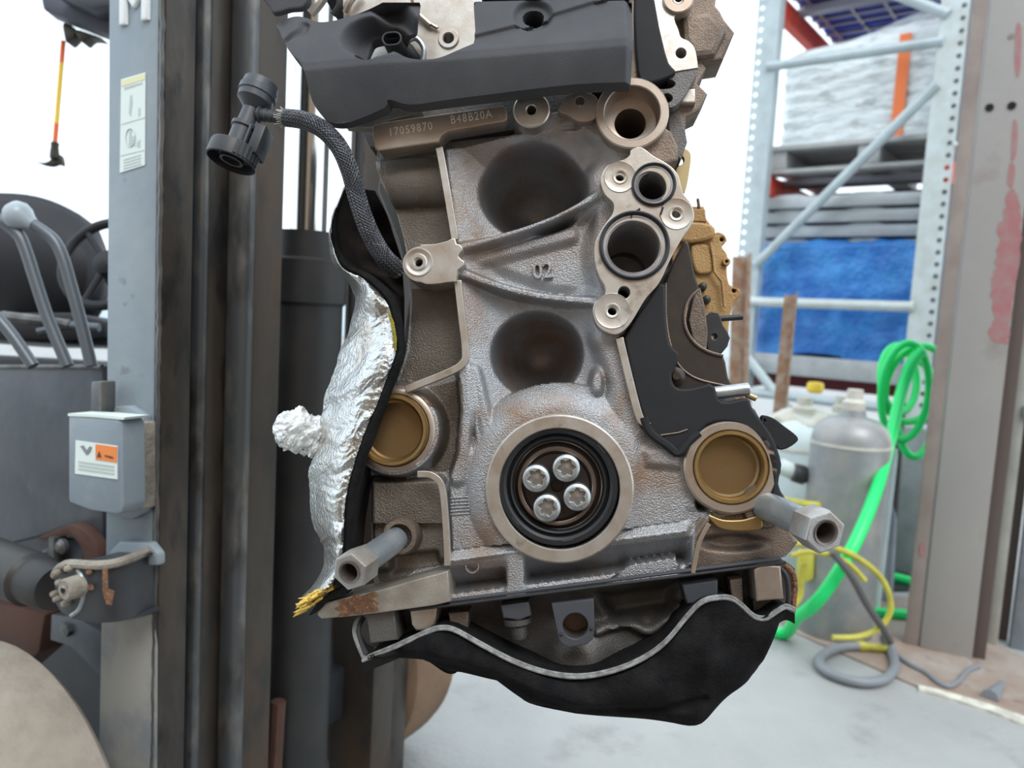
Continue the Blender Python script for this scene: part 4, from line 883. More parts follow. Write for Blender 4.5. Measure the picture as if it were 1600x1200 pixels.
# cowl, floor, body
B().prism([fs(x, y, .09) for x, y in ((-120, 590), (-120, 573), (160, 571), (160, 880), (136, 838), (116, 822), (92, 826), (60, 838), (-120, 880))], Lt * .30).build('side_cowl', 'cowl', FK, 35, .004)
B().tube([fs(x, y, .09) for x, y in ((-120, 574), (40, 573), (160, 573))], .004, 8).build('cowl_rim', 'mast_edge', FK)
B().prism([fs(x, y, .07) for x, y in cm([(56, 842), (90, 826), (112, 820), (134, 832), (150, 856), (156, 890), (132, 892), (126, 856), (108, 838), (84, 842)], 3)], Lt * .02).build('wheel_arch', 'rust_brown', FK, 35, .003)
B().prism([fs(x, y, .30) for x, y in ((-160, 820), (170, 820), (170, 1300), (-160, 1300))], Lt * .06).build('chassis_side', 'dark_paint', FK, 35)
B().prism([fs(x, y, .12) for x, y in ((-60, 930), (70, 960), (60, 1020), (20, 1055), (-60, 1060))], Lt * .05).build('axle_plate', 'rust_brown', FK, 35, .004)
ap = B().prism([fs(x, y, .10) for x, y in ((80, 960), (120, 965), (160, 990), (160, 1060), (110, 1010), (78, 1000))], Lt * .02).build('stay_plate', 'cowl', FK, 35, .002)
B().lathe(fs(108, 982, .10), -Lt, [(.012, 0), (.012, .008), (.004, .010)], 6).build('stay_bolt', 'mast_edge', ap)
bp = B().prism([fs(x, y, .06) for x, y in ((76, 840), (84, 840), (84, 895), (76, 895))], Lt * .02).build('bolt_plate', 'mast_edge', FK, 35)
B().prism([fs(x, y, .08) for x, y in ((86, 842), (128, 842), (128, 890), (86, 890))], Lt * .01).build('bolt_pocket', 'cowl', FK)
B().lathe(fs(101, 853, .07), -Lt, [(.012, 0), (.012, .006), (.006, .012), (.0001, .0125)], 16).build('arch_bolt', 'mast_edge', FK)
B().tube([fs(x, y, .04) for x, y in ((6, 884), (14, 880), (68, 866), (74, 860))], .004, 8).build('grab_rod', 'lever', FK)
B().tube([fs(x, y, .02) for x, y in ((-60, 905), (0, 893), (58, 882))], .006, 8).build('copper_pipe', 'bronze', FK)
B().box(fk(-.42, .44, .38), Fd * .08, Lt * .20, Z * .34).build('front_panel', 'dark_paint', FK, 35, .01)
B().box(fk(-.12, .30, .25), Fd * .05, Lt * .24, Z * .05).build('mast_crosshead', 'dark_paint', FK, 35, .006)
B().box(fk(-.16, .33, .70), Fd * .03, Lt * .10, Z * .012).build('hose_tray', 'mast_edge', FK, 35, .003)
# lift cylinder with chrome rods
lc = fk(-.06, .305, 0)
q = up_from(500, 365, lc).z
B().lathe(Vector((lc.x, lc.y, .06)), Z, [(.055, 0), (.058, .02), (.058, q - .165)], 40).build('lift_barrel', 'barrel', FK)
B().lathe(Vector((lc.x, lc.y, 0)), Z, [(.058, q - .115), (.063, q - .11), (.063, q - .045), (.052, q - .04), (.052, q), (.030, q + .002)], 40).build('barrel_gland', 'barrel', FK)
B().lathe(Vector((lc.x, lc.y, 0)), Z, [(.0285, q - .02), (.0285, ZT)], 40).build('lift_rod', 'chrome', FK)
B().tube([fk(-.01, .36, .8), fk(-.01, .36, ZT)], .008, 10).build('hose_pipe', 'barrel', FK)
for k in range(70): pass
ch = B()
for k in range(60): ch.box(fk(-.04, .395, .9 + k * .026), Fd * (.004 if k % 2 else .007), Lt * .006, Z * .010)
ch.build('lift_chain', 'barrel', FK)
B().tube(cmv([fk(-.10, .215 + .2 * k / 6, .50 - .16 * math.sin(k / 6 * 3.14)) for k in range(7)], 4), .008, 8).build('hydraulic_hose', 'barrel', FK)
B().tube([fk(-.02, .23, .34), fk(-.02, .22, .10)], .012, 8).build('hydraulic_hose', 'rust_brown', FK)
B().box(fk(-.09, .21, .70), Fd * .02, Lt * .025, Z * .02).build('pipe_clamp', 'cowl', FK, 35, .003)
B().box(fk(-.09, .21, .55), Fd * .02, Lt * .025, Z * .05).build('pipe_clamp', 'cowl', FK, 35, .003)
# tyres
def tyre(c, r, w, m, hub):
    pr = [(r * .55, -w / 2), (r * .86, -w / 2), (r * .93, -w / 2 * .96), (r * .985, -w / 2 * .82), (r, -w / 2 * .55), (r, w / 2 * .55), (r * .985, w / 2 * .82), (r * .93, w / 2 * .96), (r * .86, w / 2), (r * .55, w / 2)]
    t = B().lathe(c, Lt, pr, 56).build('front_tyre', m, FK, 35)
    B().lathe(c, Lt, [(.0001, -w * .2), (r * .2, -w * .25), (r * .5, -w * .3), (r * .56, -w * .48), (r * .56, w * .45), (.0001, w * .4)], 32).build('wheel_rim', hub, t)
c1 = fk(-.185, -.14, .25); tyre(c1, .25, .16, 'tyre', 'dark_paint')
c2 = fk(-.23, .64, .235); tyre(c2, .235, .16, 'tyre_far', 'dark_paint')
# control levers
def lever(pts, d, r=.0085, knob=True):
    p = cmv([at(x, y, d) for x, y in pts], 5)
    l = B().tube(p, r, 12).build('control_lever', 'lever', FK)
    if knob: B().lathe(p[0], p[0] - p[1], [(.009, -.012), (.012, -.004), (.019, .006), (.0215, .015), (.019, .025), (.011, .032), (.0001, .034)], 20).build('lever_knob', 'knob', l)
lever([(42, 345), (62, 357), (84, 375), (98, 402), (112, 450), (128, 510), (143, 572)], 1.12)
lever([(-40, 318), (0, 344), (28, 366), (40, 390), (56, 440), (76, 500), (106, 572)], 1.12)
lever([(-60, 440), (-10, 490), (20, 525), (52, 572)], 1.12, knob=False)
# seat and steering wheel
seat = []
for i in range(13):
    v = i / 12; yy = 316 + 176 * v
    row = []
    for j in range(25):
        u = j / 24; x = -120 + u * (258 + 14 * math.sin(v * 3.1)); edge = min(1, max(0.0, (1 - abs(2 * u - 1))) * 5)
        top = 60 * abs(2 * u - .9) ** 3 * (1 - v)
        row.append(tuple(at(x, yy + top * .7, 1.75 - .07 * math.sin(min(1, edge) * 1.57) * math.sin(.3 + v * 2.6))))
    seat.append(row)
B().grid(np.array(seat)).build('seat_back', 'seat', FK, 60, solid=.06)
B().prism([at(x, y, 1.5) for x, y in ((-100, 488), (110, 488), (165, 500), (165, 530), (110, 534), (-100, 530))], (fw * .35)).build('seat_base', 'seat', FK, 35, .01)
B().prism([at(x, y, 1.35) for x, y in ((-100, 549), (160, 564), (160, 600), (-100, 600))], (fw * .4)).build('cab_floor', 'dark_paint', FK, 35, .01)
B().tube([at(x, y, 1.45) for x, y in ((4, 494), (70, 502), (110, 508))], .010, 8).build('seat_rail', 'mast_edge', FK)
B().tube([at(x, y, 1.45) for x, y in ((60, 518), (105, 508), (155, 512))], .008, 8).build('seat_rail', 'lever', FK)
sc_ = at(168, 412, 1.34); sn = (Fd * .35 + Z * .35 - Lt * .75).normalized(); sx_, sy_, _ = frame_of(sn)
swc = B().tube([sc_ + (sx_ * math.cos(t) + sy_ * math.sin(t)) * .080 for t in np.linspace(0, 2 * math.pi, 41)[:-1]], .0085, 10, closed=True).build('steering_wheel', 'seat', FK)
for t in (.3, 2.3, 4.4): B().tube([sc_, sc_ + (sx_ * math.cos(t) + sy_ * math.sin(t)) * .078], .006, 8).build('wheel_spoke', 'seat', swc)
B().lathe(sc_, sn, [(.022, -.02), (.022, .008), (.014, .014), (.0001, .015)], 20).build('wheel_hub', 'seat', swc)
B().tube([sc_, sc_ - sn * .22 - Z * .12], .018, 10).build('steering_column', 'seat', FK)
# overhead guard
g0 = [at(x, y, 1.55) for x, y in ((60, -20), (190, -20), (190, 64), (170, 54), (66, 14))]
B().prism(g0, fw * .05).build('overhead_guard', 'guard', FK, 35, .006)
B().prism([at(x, y, 1.5) for x, y in ((78, -14), (180, -14), (180, 8), (140, 14))], fw * .05).build('guard_beam', 'cowl', FK, 35, .004)
B().prism([at(x, y, 1.58) for x, y in cm([(98, 36), (112, 40), (118, 48), (114, 58), (104, 66), (100, 56)], 3)], fw * .03).build('hanger_clip', 'hook_dark', FK, 35, .003)
B().prism([at(x, y, 1.58) for x, y in cm([(118, 46), (140, 52), (160, 60), (140, 58), (130, 66), (122, 60)], 3)], fw * .03).build('hanger_clip', 'hook_dark', FK, 35, .003)
# orange hanging rescue hook from the guard
HK = thing('hook_pole', at(78, 250, 1.6), 'orange and yellow pole with a dark hook end hanging from the forklift guard', 'pole')
def seg(y0, y1, m, n):
    xa = lambda y: 99 - (y - 64) * .082
    B().tube([at(xa(y0), y0, 1.6), at(xa(y1), y1, 1.6)], .0048, 10).build(n, m, HK)
seg(64, 98, 'pole_orange', 'orange_sleeve'); seg(98, 193, 'pole_yellow', 'yellow_shaft'); seg(193, 224, 'pole_orange', 'orange_sleeve')
B().lathe(at(86, 222, 1.6), at(85, 246, 1.6) - at(86, 222, 1.6), [(.006, 0), (.0085, .003), (.0075, .009), (.009, .022), (.009, .034)], 14).build('ferrule', 'hook_dark', HK)
B().prism([at(x, y, 1.6) for x, y in cm([(52, 251), (66, 254), (78, 250), (82, 240), (94, 242), (97, 258), (90, 256), (80, 259), (66, 257)], 3)], fw * .012).build('hook_end', 'hook_dark', HK, 35, .002)
# fork arms carrying the sling above the frame
B().box(fk(.05, .30, 2.15), Fd * .03, Lt * .36, Z * .12).build('fork_carriage', 'dark_paint', FK, 35, .01)
fa = EO + Ey * .2
for bb in (.18, .46):
    B().prism([fk(.08, bb - .05, 2.0), fk(.95, bb - .04, 2.0), fk(.95, bb + .04, 2.0), fk(.08, bb + .05, 2.0)], Z * .04).build('fork_arm', 'dark_paint', FK, 35, .006)
# ================================================================== YARD: steel column, door track
Cn = Vector((-.46, -.888, 0)).normalized(); Cx = Vector((-Cn.y, Cn.x, 0)) * 1.0   # column face normal towards the camera
cb = onz(1412, 1008); cb = Vector((cb.x, cb.y, 0))
if Cx.x < 0: Cx = -Cx
def cf(px, py, off=0.0): return onplane(px, py, cb + Cn * off, Cn)
KC = thing('steel_column', cb, 'grey brown steel door column with a worn pink paint patch at the right edge', 'column')
w_left = (cf(1440, 1008) - cb).length; w_tot = (cf(1528, 1040) - cb).dot(Cx)
H = 3.2
def colprism(u0, u1, d0, d1, m, n, bev=.003):
    return B().prism([cb + Cx * u0 - Cn * d0, cb + Cx * u1 - Cn * d0, cb + Cx * u1 - Cn * d1, cb + Cx * u0 - Cn * d1], Z * H).build(n, m, KC, 35, bev)
uL = (cf(1438, 1000) - cb).dot(Cx); uR = (cf(1522, 1000) - cb).dot(Cx)
colprism(0, uL - .004, 0, .02, 'column_edge', 'edge_flange')
colprism(uL, uR, -.004, .12, 'column', 'column_face')
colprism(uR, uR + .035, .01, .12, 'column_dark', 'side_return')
def spot(px, py, r, m, n, off=.006): return B().lathe(cf(px, py, off), Cn, [(r, -.004), (r, .0008), (.0001, .001)], 20).build(n, m, KC)
spot(1546, 168, .011, 'black_hole', 'bolt_hole'); spot(1581, 165, .011, 'black_hole', 'bolt_hole'); spot(1580, 56, .007, 'column_edge', 'rivet_head')
# paint patch: an irregular skin on the face, thinning upwards
pk = [(1576, 300), (1586, 296), (1596, 330), (1592, 400), (1584, 460), (1576, 532), (1564, 536), (1548, 530), (1546, 516), (1552, 500), (1550, 470), (1548, 448), (1556, 420), (1556, 400), (1562, 372), (1556, 362), (1568, 340)]
B().prism([cf(x + random.uniform(-3, 3), y + random.uniform(-2.5, 2.5), .0048) for x, y in cm(pk, 5)], -Cn * .002).build('paint_patch', 'pink_paint', KC, None)
for p in ([(1588, 40), (1596, 44), (1594, 110), (1588, 120), (1585, 90)], [(1583, 190), (1590, 196), (1588, 240), (1580, 250)], [(1578, 255), (1586, 262), (1582, 292), (1574, 286)], [(1438, 852), (1444, 850), (1444, 866), (1438, 868)]):
    B().prism([cf(x, y, .0048) for x, y in cm(p, 3)], -Cn * .002).build('paint_patch', 'pink_paint', KC, None)
B().lathe(cf(1492, 226, .002), Cn, [(.008, 0), (.008, .006), (.0001, .008)], 12).build('rivet_head', 'rack_pale', KC)
DT = thing('door_track', onz(1560, 1040), 'pale steel sliding door track standing right of the column', 'door track')
def strip(u0, u1, d0, d1, m, n): B().prism([cb + Cx * u0 - Cn * d0, cb + Cx * u1 - Cn * d0, cb + Cx * u1 - Cn * d1, cb + Cx * u0 - Cn * d1], Z * H).build(n, m, DT, 35, .002)
u = uR + .05
strip(u, u + .028, .16, .20, 'track_pale', 'track_channel'); strip(u + .030, u + .062, .24, .28, 'column_dark', 'track_recess'); strip(u + .064, u + .11, .18, .22, 'track_steel', 'track_channel'); strip(u + .11, u + .8, .26, .30, 'dark_paint', 'door_leaf')
for k, py in enumerate((716, 850)): B().box(cb + Cx * (u + .05) - Cn * .16 + Z * (1.05 - .3 * k), Cx * .03, Cn * .012, Z * .02).build('track_roller', 'track_steel', DT, 35, .003)
for zz, m in ((.34, 'gas_white'), (.26, 'track_steel'), (.16, 'gas_white')): B().box(cb + Cx * (u + .30) - Cn * .24 + Z * zz, Cx * .18, Cn * .012, Z * .025).build('door_rail', m, DT, 35, .003)

# ================================================================== storage rack
Rx = Vector((-.791, .612, 0)); Ry = Vector((.612, .791, 0))
RB = at(1437, 540, 3.85); RB = Vector((RB.x, RB.y, 0)); LB = RB + Rx * .92
RK = thing('storage_rack', RB, 'pale grey perforated storage rack frame with red beams', 'rack')
def upright(base, side, m):
    wdt, dep, pitch, r, zt = .125, .07, .0585, .013, 3.3
    n = int(zt / pitch)
    pl = B()
    u0, u1 = -wdt / 2, wdt / 2; hc = side * wdt * .30; cw = pitch / 2
    def P(u, z): return base + Rx * u + Z * z
    A_, C_ = hc - cw, hc + cw; A_ = max(A_, u0); C_ = min(C_, u1)
    for k in range(n):
        z0, z1 = k * pitch, (k + 1) * pitch; zc = (z0 + z1) / 2
        ring = [P(hc + r * math.cos(math.radians(45 * i + 22.5)), zc + r * math.sin(math.radians(45 * i + 22.5))) for i in range(8)]
        sq = [P(C_, zc + r), P(hc + r, z1), P(hc - r, z1), P(A_, zc + r), P(A_, zc - r), P(hc - r, z0), P(hc + r, z0), P(C_, zc - r)]
        sq[0] = P(C_, z1 - (z1 - zc - r)); fs_ = [(i, (i + 1) % 8, 8 + (i + 1) % 8, 8 + i) for i in range(8)]
        pl.add(sq + ring, fs_); pl.add([P(C_, zc + r), P(C_, z1), P(hc + r, z1)], [(0, 1, 2)]); pl.add([P(A_, zc + r), P(hc - r, z1), P(A_, z1)], [(0, 1, 2)]); pl.add([P(A_, zc - r), P(A_, z0), P(hc - r, z0)], [(0, 1, 2)]); pl.add([P(C_, zc - r), P(hc + r, z0), P(C_, z0)], [(0, 1, 2)])
    if side > 0: pl.add([P(u0, 0), P(A_, 0), P(A_, n * pitch), P(u0, n * pitch)], [(0, 1, 2, 3)])
    else: pl.add([P(C_, 0), P(u1, 0), P(u1, n * pitch), P(C_, n * pitch)], [(0, 1, 2, 3)])
    o = pl.build('upright', m, RK, None, solid=.003)
    for u_, nm in ((-wdt / 2, 'upright_side'), (wdt / 2, 'upright_side')):
        if u_ * side > 0: continue
        B().box(base + Rx * u_ + Ry * dep / 2 + Z * 1.65, Rx * .002, Ry * dep / 2, Z * 1.65).build(nm, m, RK)
upright(RB, -1, 'rack_pale'); upright(LB, 1, 'rack_grey')
B().box(RB + Ry * .09 + Z * 1.65, Rx * .0625, Ry * .003, Z * 1.65).build('upright_back', 'wire', RK)
def rk(px, py, t):                                     # point of the frame plane, t = 0 right upright, 1 left upright
    return up_from(px, py, RB + Rx * .92 * t)
def brace(x0, y0, t0, x1, y1, t1, r, m='rack_grey'): B().tube([rk(x0, y0, t0), rk(x1, y1, t1)], r, 10).build('brace', m, RK)
brace(1190, 105, .98, 1455, 66, .04, .026); brace(1172, 414, .95, 1444, 134, .05, .026); brace(1455, 26, .03, 1386, -8, .30, .026)
brace(1165, 471, .98, 1412, 479, .05, .028, 'rack_pale'); brace(1160, 611, .99, 1400, 640, .03, .026); brace(1166, 556, .96, 1250, 678, .55, .026)
def beam(base, z, m, L=2.6, hh=.055, hw=.028): return B().box(base + Ry * (L / 2 + .05) + Z * z, Ry * L / 2, Rx * hw, Z * hh).build('beam', m, RK, 35, .004)
zt_ = rk(1206, -2, 1).z
beam(LB - Rx * .02, zt_ - .02, 'rack_red'); beam(RB + Rx * .02, zt_ + .0, 'rack_red')
zm = rk(1180, 285, 1).z; beam(LB - Rx * .02, zm, 'rack_red'); beam(RB - Rx * .03, zm, 'rack_red')
zl = rk(1160, 590, 1).z; beam(LB - Rx * .02, zl, 'dark_red'); beam(RB, zl, 'dark_red')
for k, z_ in ((0, zt_ - .02), (1, zm), (2, zl)):
    for j in range(3): B().box(LB + (RB - LB) * .5 + Ry * (.35 + j * .9) + Z * (z_ + .045), Rx * .44, Ry * .03, Z * .015).build('deck_bar', 'wire', RK)
B().box(LB * .5 + RB * .5 + Ry * 1.3 + Z * (zl + .0), Rx * .3, Ry * .9, Z * .05).build('deck_panel', 'dark_red', RK)

mid = (LB + RB) * .5
# blue crates resting on the top beams, ribbed underside
for k in range(3):
    z_ = zt_ + .075; c = mid + Ry * (.45 + k * .78)
    cr = thing('plastic_crate', c + Z * z_, ['blue plastic crate on the top beams, nearest the upright frame', 'blue plastic crate on the top beams, middle of the row', 'blue plastic crate on the top beams, farthest from the frame'][k], 'crate', 'blue crates on the rack top')
    B().box(c + Z * (z_ + .06), Rx * .43, Ry * .37, Z * .05).build('crate_body', 'crate_blue', cr, 35, .006)
    for i in range(6): B().box(c + Ry * (-.31 + .124 * i) + Z * (z_ + .004), Rx * .43, Ry * .010, Z * .006).build('rib', 'wire', cr)
    for i in range(5): B().box(c + Rx * (-.36 + .18 * i) + Z * (z_ + .004), Rx * .010, Ry * .37, Z * .005).build('rib', 'wire', cr)

# grey pallet and wrapped load on the middle beams
PZ = zm + .062
pc = mid + Ry * .62 - Rx * .10
PA = thing('plastic_pallet', pc + Z * PZ, 'grey pallet under the film wrapped load on the rack', 'pallet')
for i in range(3): B().box(pc + Rx * (-.49 + .49 * i) + Z * (PZ + .075), Rx * .055, Ry * .5, Z * .05).build('stringer', 'pallet_grey', PA, 35, .006)
for i in range(6): B().box(pc + Ry * (-.44 + .176 * i) + Z * (PZ + .14), Rx * .56, Ry * .075, Z * .014).build('deck_board', 'pallet_grey', PA, 35, .003)
for i in range(3): B().box(pc + Ry * (-.44 + .44 * i) + Z * (PZ + .012), Rx * .56, Ry * .06, Z * .012).build('deck_board', 'pallet_grey', PA, 35, .003)
LZ = PZ + .156; lh = rk(1190, 110, 1).z - LZ; lh = max(lh, .5)
nU, nV = 120, 50; A = np.zeros((nV, nU, 3)); rl = np.random.RandomState(4)
for j in range(nV):
    v = j / (nV - 1)
    for i in range(nU):
        t = 2 * math.pi * i / (nU - 1); c_, s2_ = math.cos(t), math.sin(t); q_ = (abs(c_) ** 7 + abs(s2_) ** 7) ** (-1 / 7)
        rr_ = q_ * (1 + .008 * math.sin(v * 60 + 3 * math.sin(t * 5)) + .010 * math.sin(t * 23 + v * 9))
        if v < .72: k = 1; z_ = LZ + lh * v / .72
        else: k = math.cos((v - .72) / .28 * 1.57); z_ = LZ + lh + (.09 + .16 * math.exp(-((t - 4.2) / .7) ** 2)) * math.sin((v - .72) / .28 * 1.57) + .02 * math.sin(7 * t) * (1 - k)
        p = pc + Rx * (.54 * rr_ * c_ * k) + Ry * (.46 * rr_ * s2_ * k); A[j, i] = (p.x, p.y, z_)
WL = thing('wrapped_load', pc + Z * LZ, 'block of goods in clear white stretch film on the grey pallet', 'wrapped goods')
B().grid(A).build('stretch_film', 'wrap', WL, 60)
for k, u_ in enumerate((-.12,)):
    B().box(pc + Rx * u_ - Ry * .477 + Z * (LZ + lh * .5), Rx * .028, Ry * .004, Z * lh * .54).build('orange_strap', 'strap', WL, 35)
# corrugated sheets stacked under the middle shelf
zs0 = zm - .08
for k in range(4):
    o_ = B(); zc = zs0 - .078 * k; y0_ = .13 + .03 * k
    pr = [(-.54, 0), (-.52, .022), (-.46, .026), (-.40, .010), (-.2, .012), (-.15, .024), (-.05, .024), (0, .012), (.2, .012), (.25, .024), (.35, .024), (.40, .012), (.47, .026), (.54, .004), (.54, -.052), (-.54, -.052)]
    o_.prism([mid + Rx * u_ + Ry * y0_ + Z * (zc + z_) for u_, z_ in pr], Ry * 2.4); ob = o_.build('metal_sheet', 'sheet', None, 35, .004)
    tag(ob, ['grey folded metal sheet under the red beam, topmost of four', 'grey folded metal sheet second from the top of the stack', 'grey folded metal sheet third from the top of the stack', 'grey folded metal sheet lowest of the stack above the tarp'][k], 'metal sheet', 'sheets under the rack shelf')
# blue tarpaulin over a block of goods
tb0 = rk(1290, 560, .5).z; tt = rk(1290, 372, .5).z; TB = mid + Ry * .55 - Rx * .10
nU, nV = 140, 46; A = np.zeros((nV, nU, 3))
for j in range(nV):
    v = j / (nV - 1)
    for i in range(nU):
        t = 2 * math.pi * i / (nU - 1); c_, s2_ = math.cos(t), math.sin(t); q_ = (abs(c_) ** 6 + abs(s2_) ** 6) ** (-1 / 6)
        wr = .012 * math.sin(t * 9 + 2 * math.sin(v * 4)) + .007 * math.sin(t * 31 + v * 14) + .006 * math.sin(v * 40 + t * 5)
        if v < .7: k = 1 + wr; z_ = tb0 + (tt - tb0 - .03) * v / .7 - (.02 * math.sin(t * 6) if v == 0 else 0)
        else: k = math.cos((v - .7) / .3 * 1.57) ** .7 * (1 + wr * .5); z_ = tt - .03 + .05 * math.sin((v - .7) / .3 * 1.57) + wr * .6
        p = TB + Rx * (.58 * q_ * c_ * k) + Ry * (.45 * q_ * s2_ * k); A[j, i] = (p.x, p.y, z_)
tag(B().grid(A).build('blue_tarp', 'tarp', None, 60), 'wrinkled blue tarpaulin draped over goods on the lower shelf', 'tarpaulin')
o = B().box(mid + Ry * .62 + Z * (tb0 - .055), Rx * .50, Ry * .60, Z * .055).build('shelf_slab', 'slab', None, 35, .008); tag(o, 'pale grey slab under the blue tarpaulin', 'slab')
# rusty bars leaning at the rack
def bar(p0, p1, r, label):
    p0 = p0 + (p0 - p1) * (p0.z / (p1.z - p0.z)); o = B(); d = p1 - p0; x, y, _ = frame_of(d); o.prism([p0 + x * -r, p0 + x * r, p0 + x * r + y * r * .3, p0 - x * r * .7 + y * r * .3, p0 - x * r * .7 + y * r * 2, p0 - x * r + y * r * 2], d)
    tag(o.build('angle_bar', 'rusty_bar', None, 35), label, 'steel bar', 'rusty bars at the rack')
bar(at(1214, 690, 3.3), at(1236, 462, 3.4), .028, 'rusty angle bar standing in front of the blue tarpaulin')
bar(at(1150, 640, 3.6), at(1156, 402, 3.7), .036, 'rusty angle bar standing against the left rack upright')
tag(B().lathe(at(1273, 614, 3.2), Z, [(.024, 0), (.034, .01), (.034, .035), (.028, .045), (.0001, .048)], 20).build('yellow_tin', 'yellow_cap', None), 'small round yellow tin on the rack brace', 'tin')

# gas bottles
def bottle(px, py, r, h, m, label, name='gas_bottle', valve=True):
    b = onz(px, py); g = thing(name, b, label, 'gas bottle')
    B().lathe(b, Z, [(r * .97, 0), (r, .01), (r, h - r * .75), (r * .985, h - r * .55), (r * .88, h - r * .28), (r * .64, h - r * .08), (r * .34, h), (r * .3, h + .02)], 40).build('bottle_body', m, g, 50)
    B().lathe(b, Z, [(r * 1.015, h - r * .78), (r * 1.02, h - r * .76), (r * 1.015, h - r * .70)], 40).build('shoulder_seam', 'beige', g)
    if valve:
        B().lathe(b + Z * (h + .015), Z, [(r * .28, 0), (r * .3, .03), (r * .2, .04), (r * .2, .07)], 20).build('valve_collar', 'beige', g)
    return b
gb = onz(1300, 985); gdep = (gb - CAM).dot(fw); gr = 57 / FPX * gdep; gh = up_from(1310, 648, gb).z
bottle(1300, 985, gr, gh, 'gas_grey', 'tall grey gas bottle with rust at its foot, nearest the column')
b2 = onz(1236, 905); bottle(1232, 905, .14, up_from(1250, 655, onz(1232, 905)).z, 'gas_white', 'white gas bottle behind the engine bolt, left of the grey bottle')
bottle(1292, 880, .13, up_from(1290, 650, onz(1292, 880)).z, 'gas_white', 'white gas bottle mostly hidden behind the grey bottle')
# bag of rubbish on the white bottles
A = np.zeros((24, 48, 3)); bc = at(1262, 662, 2.95)
for j in range(24):
    for i in range(48):
        t = 2 * math.pi * i / 47; f = math.pi * j / 23; r = .12 * (1 + .10 * math.sin(5 * t + 3 * f) + .07 * math.sin(9 * t - 5 * f))
        p = bc + Vector((1.25 * r * math.cos(t) * math.sin(f), r * math.sin(t) * math.sin(f), .42 * r * math.cos(f))); A[j, i] = p
tag(B().grid(A).build('rag_bundle', 'beige', None, 60), 'crumpled pale rag bundle lying on the white gas bottles', 'rag')
TG = thing('torch_handle', at(1250, 745, 2.5), 'black torch handle with a pale grip hanging between the gas bottles', 'torch')
B().tube([at(1218, 728, 2.5), at(1240, 738, 2.5), at(1252, 742, 2.5)], [.026, .026, .02], 12).build('grip', 'gas_white', TG)
B().tube([at(1240, 738, 2.48), at(1254, 742, 2.48), at(1268, 741, 2.48), at(1288, 744, 2.48)], [.030, .032, .018, .024], 12).build('nozzle', 'plastic_black', TG)
# leaning pipes and block behind the hose
for k, (x0, y0, x1, y1, d, r, m, lb) in enumerate(((1362, 950, 1392, 700, 2.75, .026, 'gas_white', 'pale blue pipe leaning left of the dark pipe behind the green hose'), (1388, 930, 1410, 600, 2.7, .016, 'hose_dark', 'dark thin pipe leaning beside the steel column'), (1384, 940, 1396, 720, 2.8, .022, 'track_steel', 'grey steel pipe leaning between the pale and the dark pipe'))):
    tag(B().tube([onz(x0, y0), at(x1, y1, d)], r, 12).build('leaning_pipe', m, None), lb, 'pipe', 'pipes beside the column')
b3 = onz(1425, 905); tag(B().box(Vector((b3.x + .06, b3.y + .1, .3)), Rx * .10, Ry * .08, Z * .3).build('concrete_block', 'slab', None, 35, .01), 'grey concrete block standing behind the steel column', 'block')
lb_ = onz(1230, 880); tag(B().box(Vector((lb_.x, lb_.y + .5, .22)), Vector((.9, 0, 0)), Vector((0, .15, 0)), Z * .22).build('concrete_slab', 'slab', None, 35, .01), 'low grey slab lying under the rack behind the bottles', 'slab')
tag(B().prism([Vector((p.x, p.y, 0)) for p in (onz(1205, 925), onz(1420, 925), onz(1420, 860), onz(1205, 860))], Z * .01).build('drain_mat', 'dark_paint', None, None), 'dark strip of mat on the floor behind the gas bottles', 'mat')

# ------------------------------------------------------------------ hoses
GH = thing('green_hose', at(1410, 560, 2.3), 'bright green garden hose hung in a coil and trailing down to the floor', 'hose')
hd = 2.52; gr_ = .0150
def loop(cx, cy, rx, ry, d, tilt=0, n=40, ph=0): 
    out_ = []
    for i in range(n):
        t = 2 * math.pi * i / n; x = rx * math.cos(t); y = ry * math.sin(t); c_, s2_ = math.cos(tilt), math.sin(tilt)
        out_.append(at(cx + x * c_ - y * s2_, cy + x * s2_ + y * c_, d + .05 * math.sin(t + ph)))
    return out_
for i, (cx, cy, rx, ry, ti) in enumerate(((1414, 612, 37, 76, .10), (1430, 600, 44, 62, .42), (1404, 592, 28, 52, -.05), (1432, 640, 30, 74, .05))):
    B().tube(loop(cx, cy, rx, ry, hd + .06 + .035 * i, ti, ph=i), gr_ * .85, 12, closed=True).build('hose_loop', 'hose_green', GH)
B().tube(cmv([at(1440, 548, hd), at(1424, 568, hd), at(1408, 615, hd), at(1390, 690, hd - .08), at(1368, 770, 2.28), at(1335, 850, 2.18), at(1296, 915, 2.16), at(1268, 948, 2.2), at(1244, 966, 2.28), onz(1226, 990, .02), onz(1180, 980, .02)], 6), [gr_ * 1.25] * 61, 12).build('hose_run', 'hose_green', GH)
g2 = thing('green_hose', onz(1300, 900), 'bright green hose lying on the floor behind the grey gas bottle', 'hose')
B().tube(cmv([onz(1236, 935, .02), onz(1246, 900, .03), onz(1300, 890, .03), onz(1345, 893, .03), onz(1380, 898, .03), onz(1440, 912, .02)], 6), .018, 10).build('hose_run', 'hose_green', g2)
B().tube(cmv([onz(1244, 968, .02), onz(1300, 950, .02), onz(1350, 955, .02), onz(1430, 962, .02)], 6), .018, 10).build('hose_run', 'hose_green', g2)
YH = thing('yellow_hose', onz(1300, 960), 'yellow air hose looped around the foot of the grey gas bottle', 'hose')
B().tube(cmv([at(1215, 780, 2.5), at(1260, 788, 2.4), at(1286, 790, 2.4)], 5), .012, 8).build('hose_run', 'hose_yellow', YH)
yl = [(1232, 850), (1290, 852), (1340, 872), (1378, 905), (1392, 945), (1380, 975), (1345, 994), (1300, 996)]
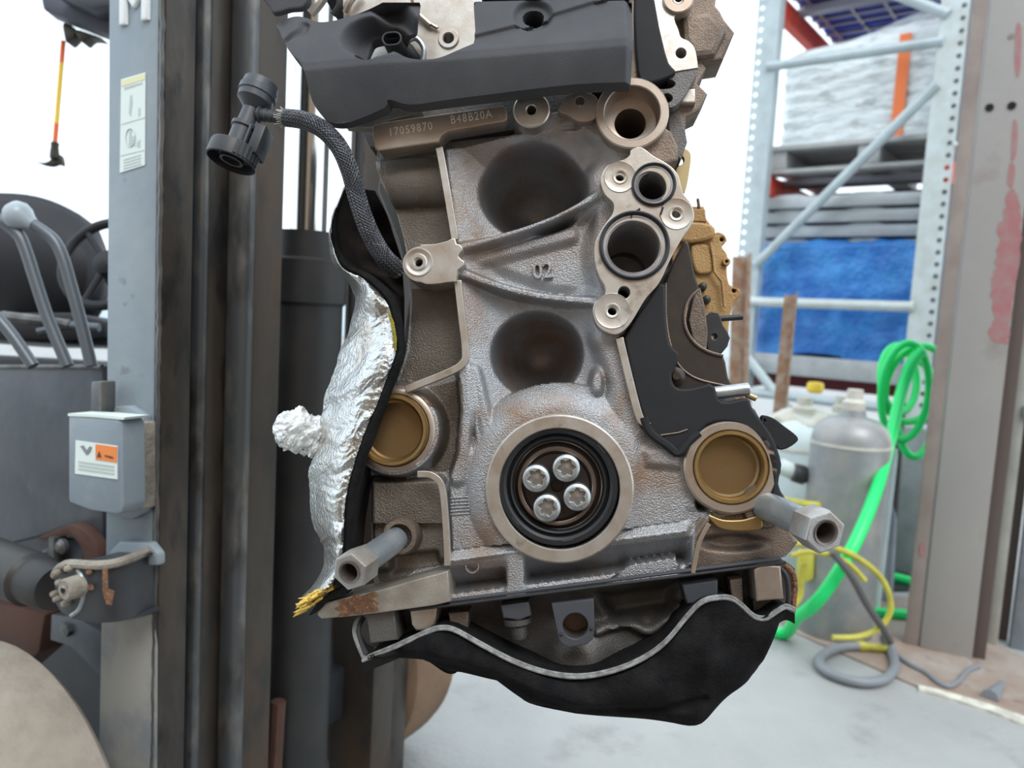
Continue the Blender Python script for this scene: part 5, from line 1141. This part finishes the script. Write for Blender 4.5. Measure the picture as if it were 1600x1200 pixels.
B().tube(cmv([at(x, y, 2.15) for x, y in yl], 6), .0085, 8).build('hose_run', 'hose_yellow', YH)
B().tube(cmv([at(x, y, 2.12) for x, y in ((1236, 868), (1262, 862), (1300, 868), (1330, 884), (1352, 908))], 6), .0075, 8).build('hose_run', 'hose_yellow', YH)
B().tube(cmv([at(x, y, 2.18) for x, y in ((1256, 880), (1252, 900), (1250, 930), (1236, 948), (1222, 940))], 6), .0095, 8).build('hose_run', 'hose_yellow', YH)
B().prism([at(x, y, 2.4) for x, y in ((1250, 860), (1274, 862), (1272, 905), (1248, 915))], fw * .03).build('hose_reel_flange', 'hose_yellow', YH, 35, .006)
DH = thing('dark_hose', onz(1390, 990), 'dark rubber hose running from the bottles to the grey hose ring', 'hose')
B().tube(cmv([at(1300, 862, 2.1), at(1330, 900, 2.1), at(1352, 940, 2.12), at(1378, 980, 2.15), onz(1392, 1004, .02)], 6), .010, 8).build('hose_run', 'hose_dark', DH)
GR = thing('grey_hose', onz(1340, 1030), 'grey rubber hose lying in a ring on the floor left of the column', 'hose')
B().tube(cmv([onz(x, y, .018) for x, y in ((1342, 1010), (1312, 1012), (1288, 1022), (1280, 1034), (1290, 1048), (1318, 1060), (1350, 1066), (1380, 1062), (1396, 1048), (1398, 1034), (1392, 1016), (1384, 990))], 6), .0135, 12).build('hose_ring', 'hose_grey', GR)
B().lathe(onz(1346, 1010, .018), onz(1390, 1014, .018) - onz(1346, 1010, .018), [(.012, -.02), (.018, 0), (.012, .02), (.012, .08)], 12).build('hose_coupling', 'hose_yellow', GR)
CB = thing('grey_cable', onz(1480, 1060), 'thin grey cable lying on the floor at the foot of the column', 'cable')
B().tube(cmv([onz(x, y, .012) for x, y in ((1388, 1006), (1400, 1022), (1422, 1038), (1446, 1050), (1466, 1066), (1482, 1072), (1496, 1066), (1512, 1048), (1530, 1040))], 6), .007, 8).build('cable_run', 'hose_grey', CB)
tag(B().tube(cmv([onz(x, y, .012) for x, y in ((1566, 1066), (1558, 1078), (1546, 1090))], 4), [.006 + .002 * k for k in range(9)], 8).build('cable_end', 'hose_grey', None), 'short grey cable end with a flared plug on the sill', 'cable')
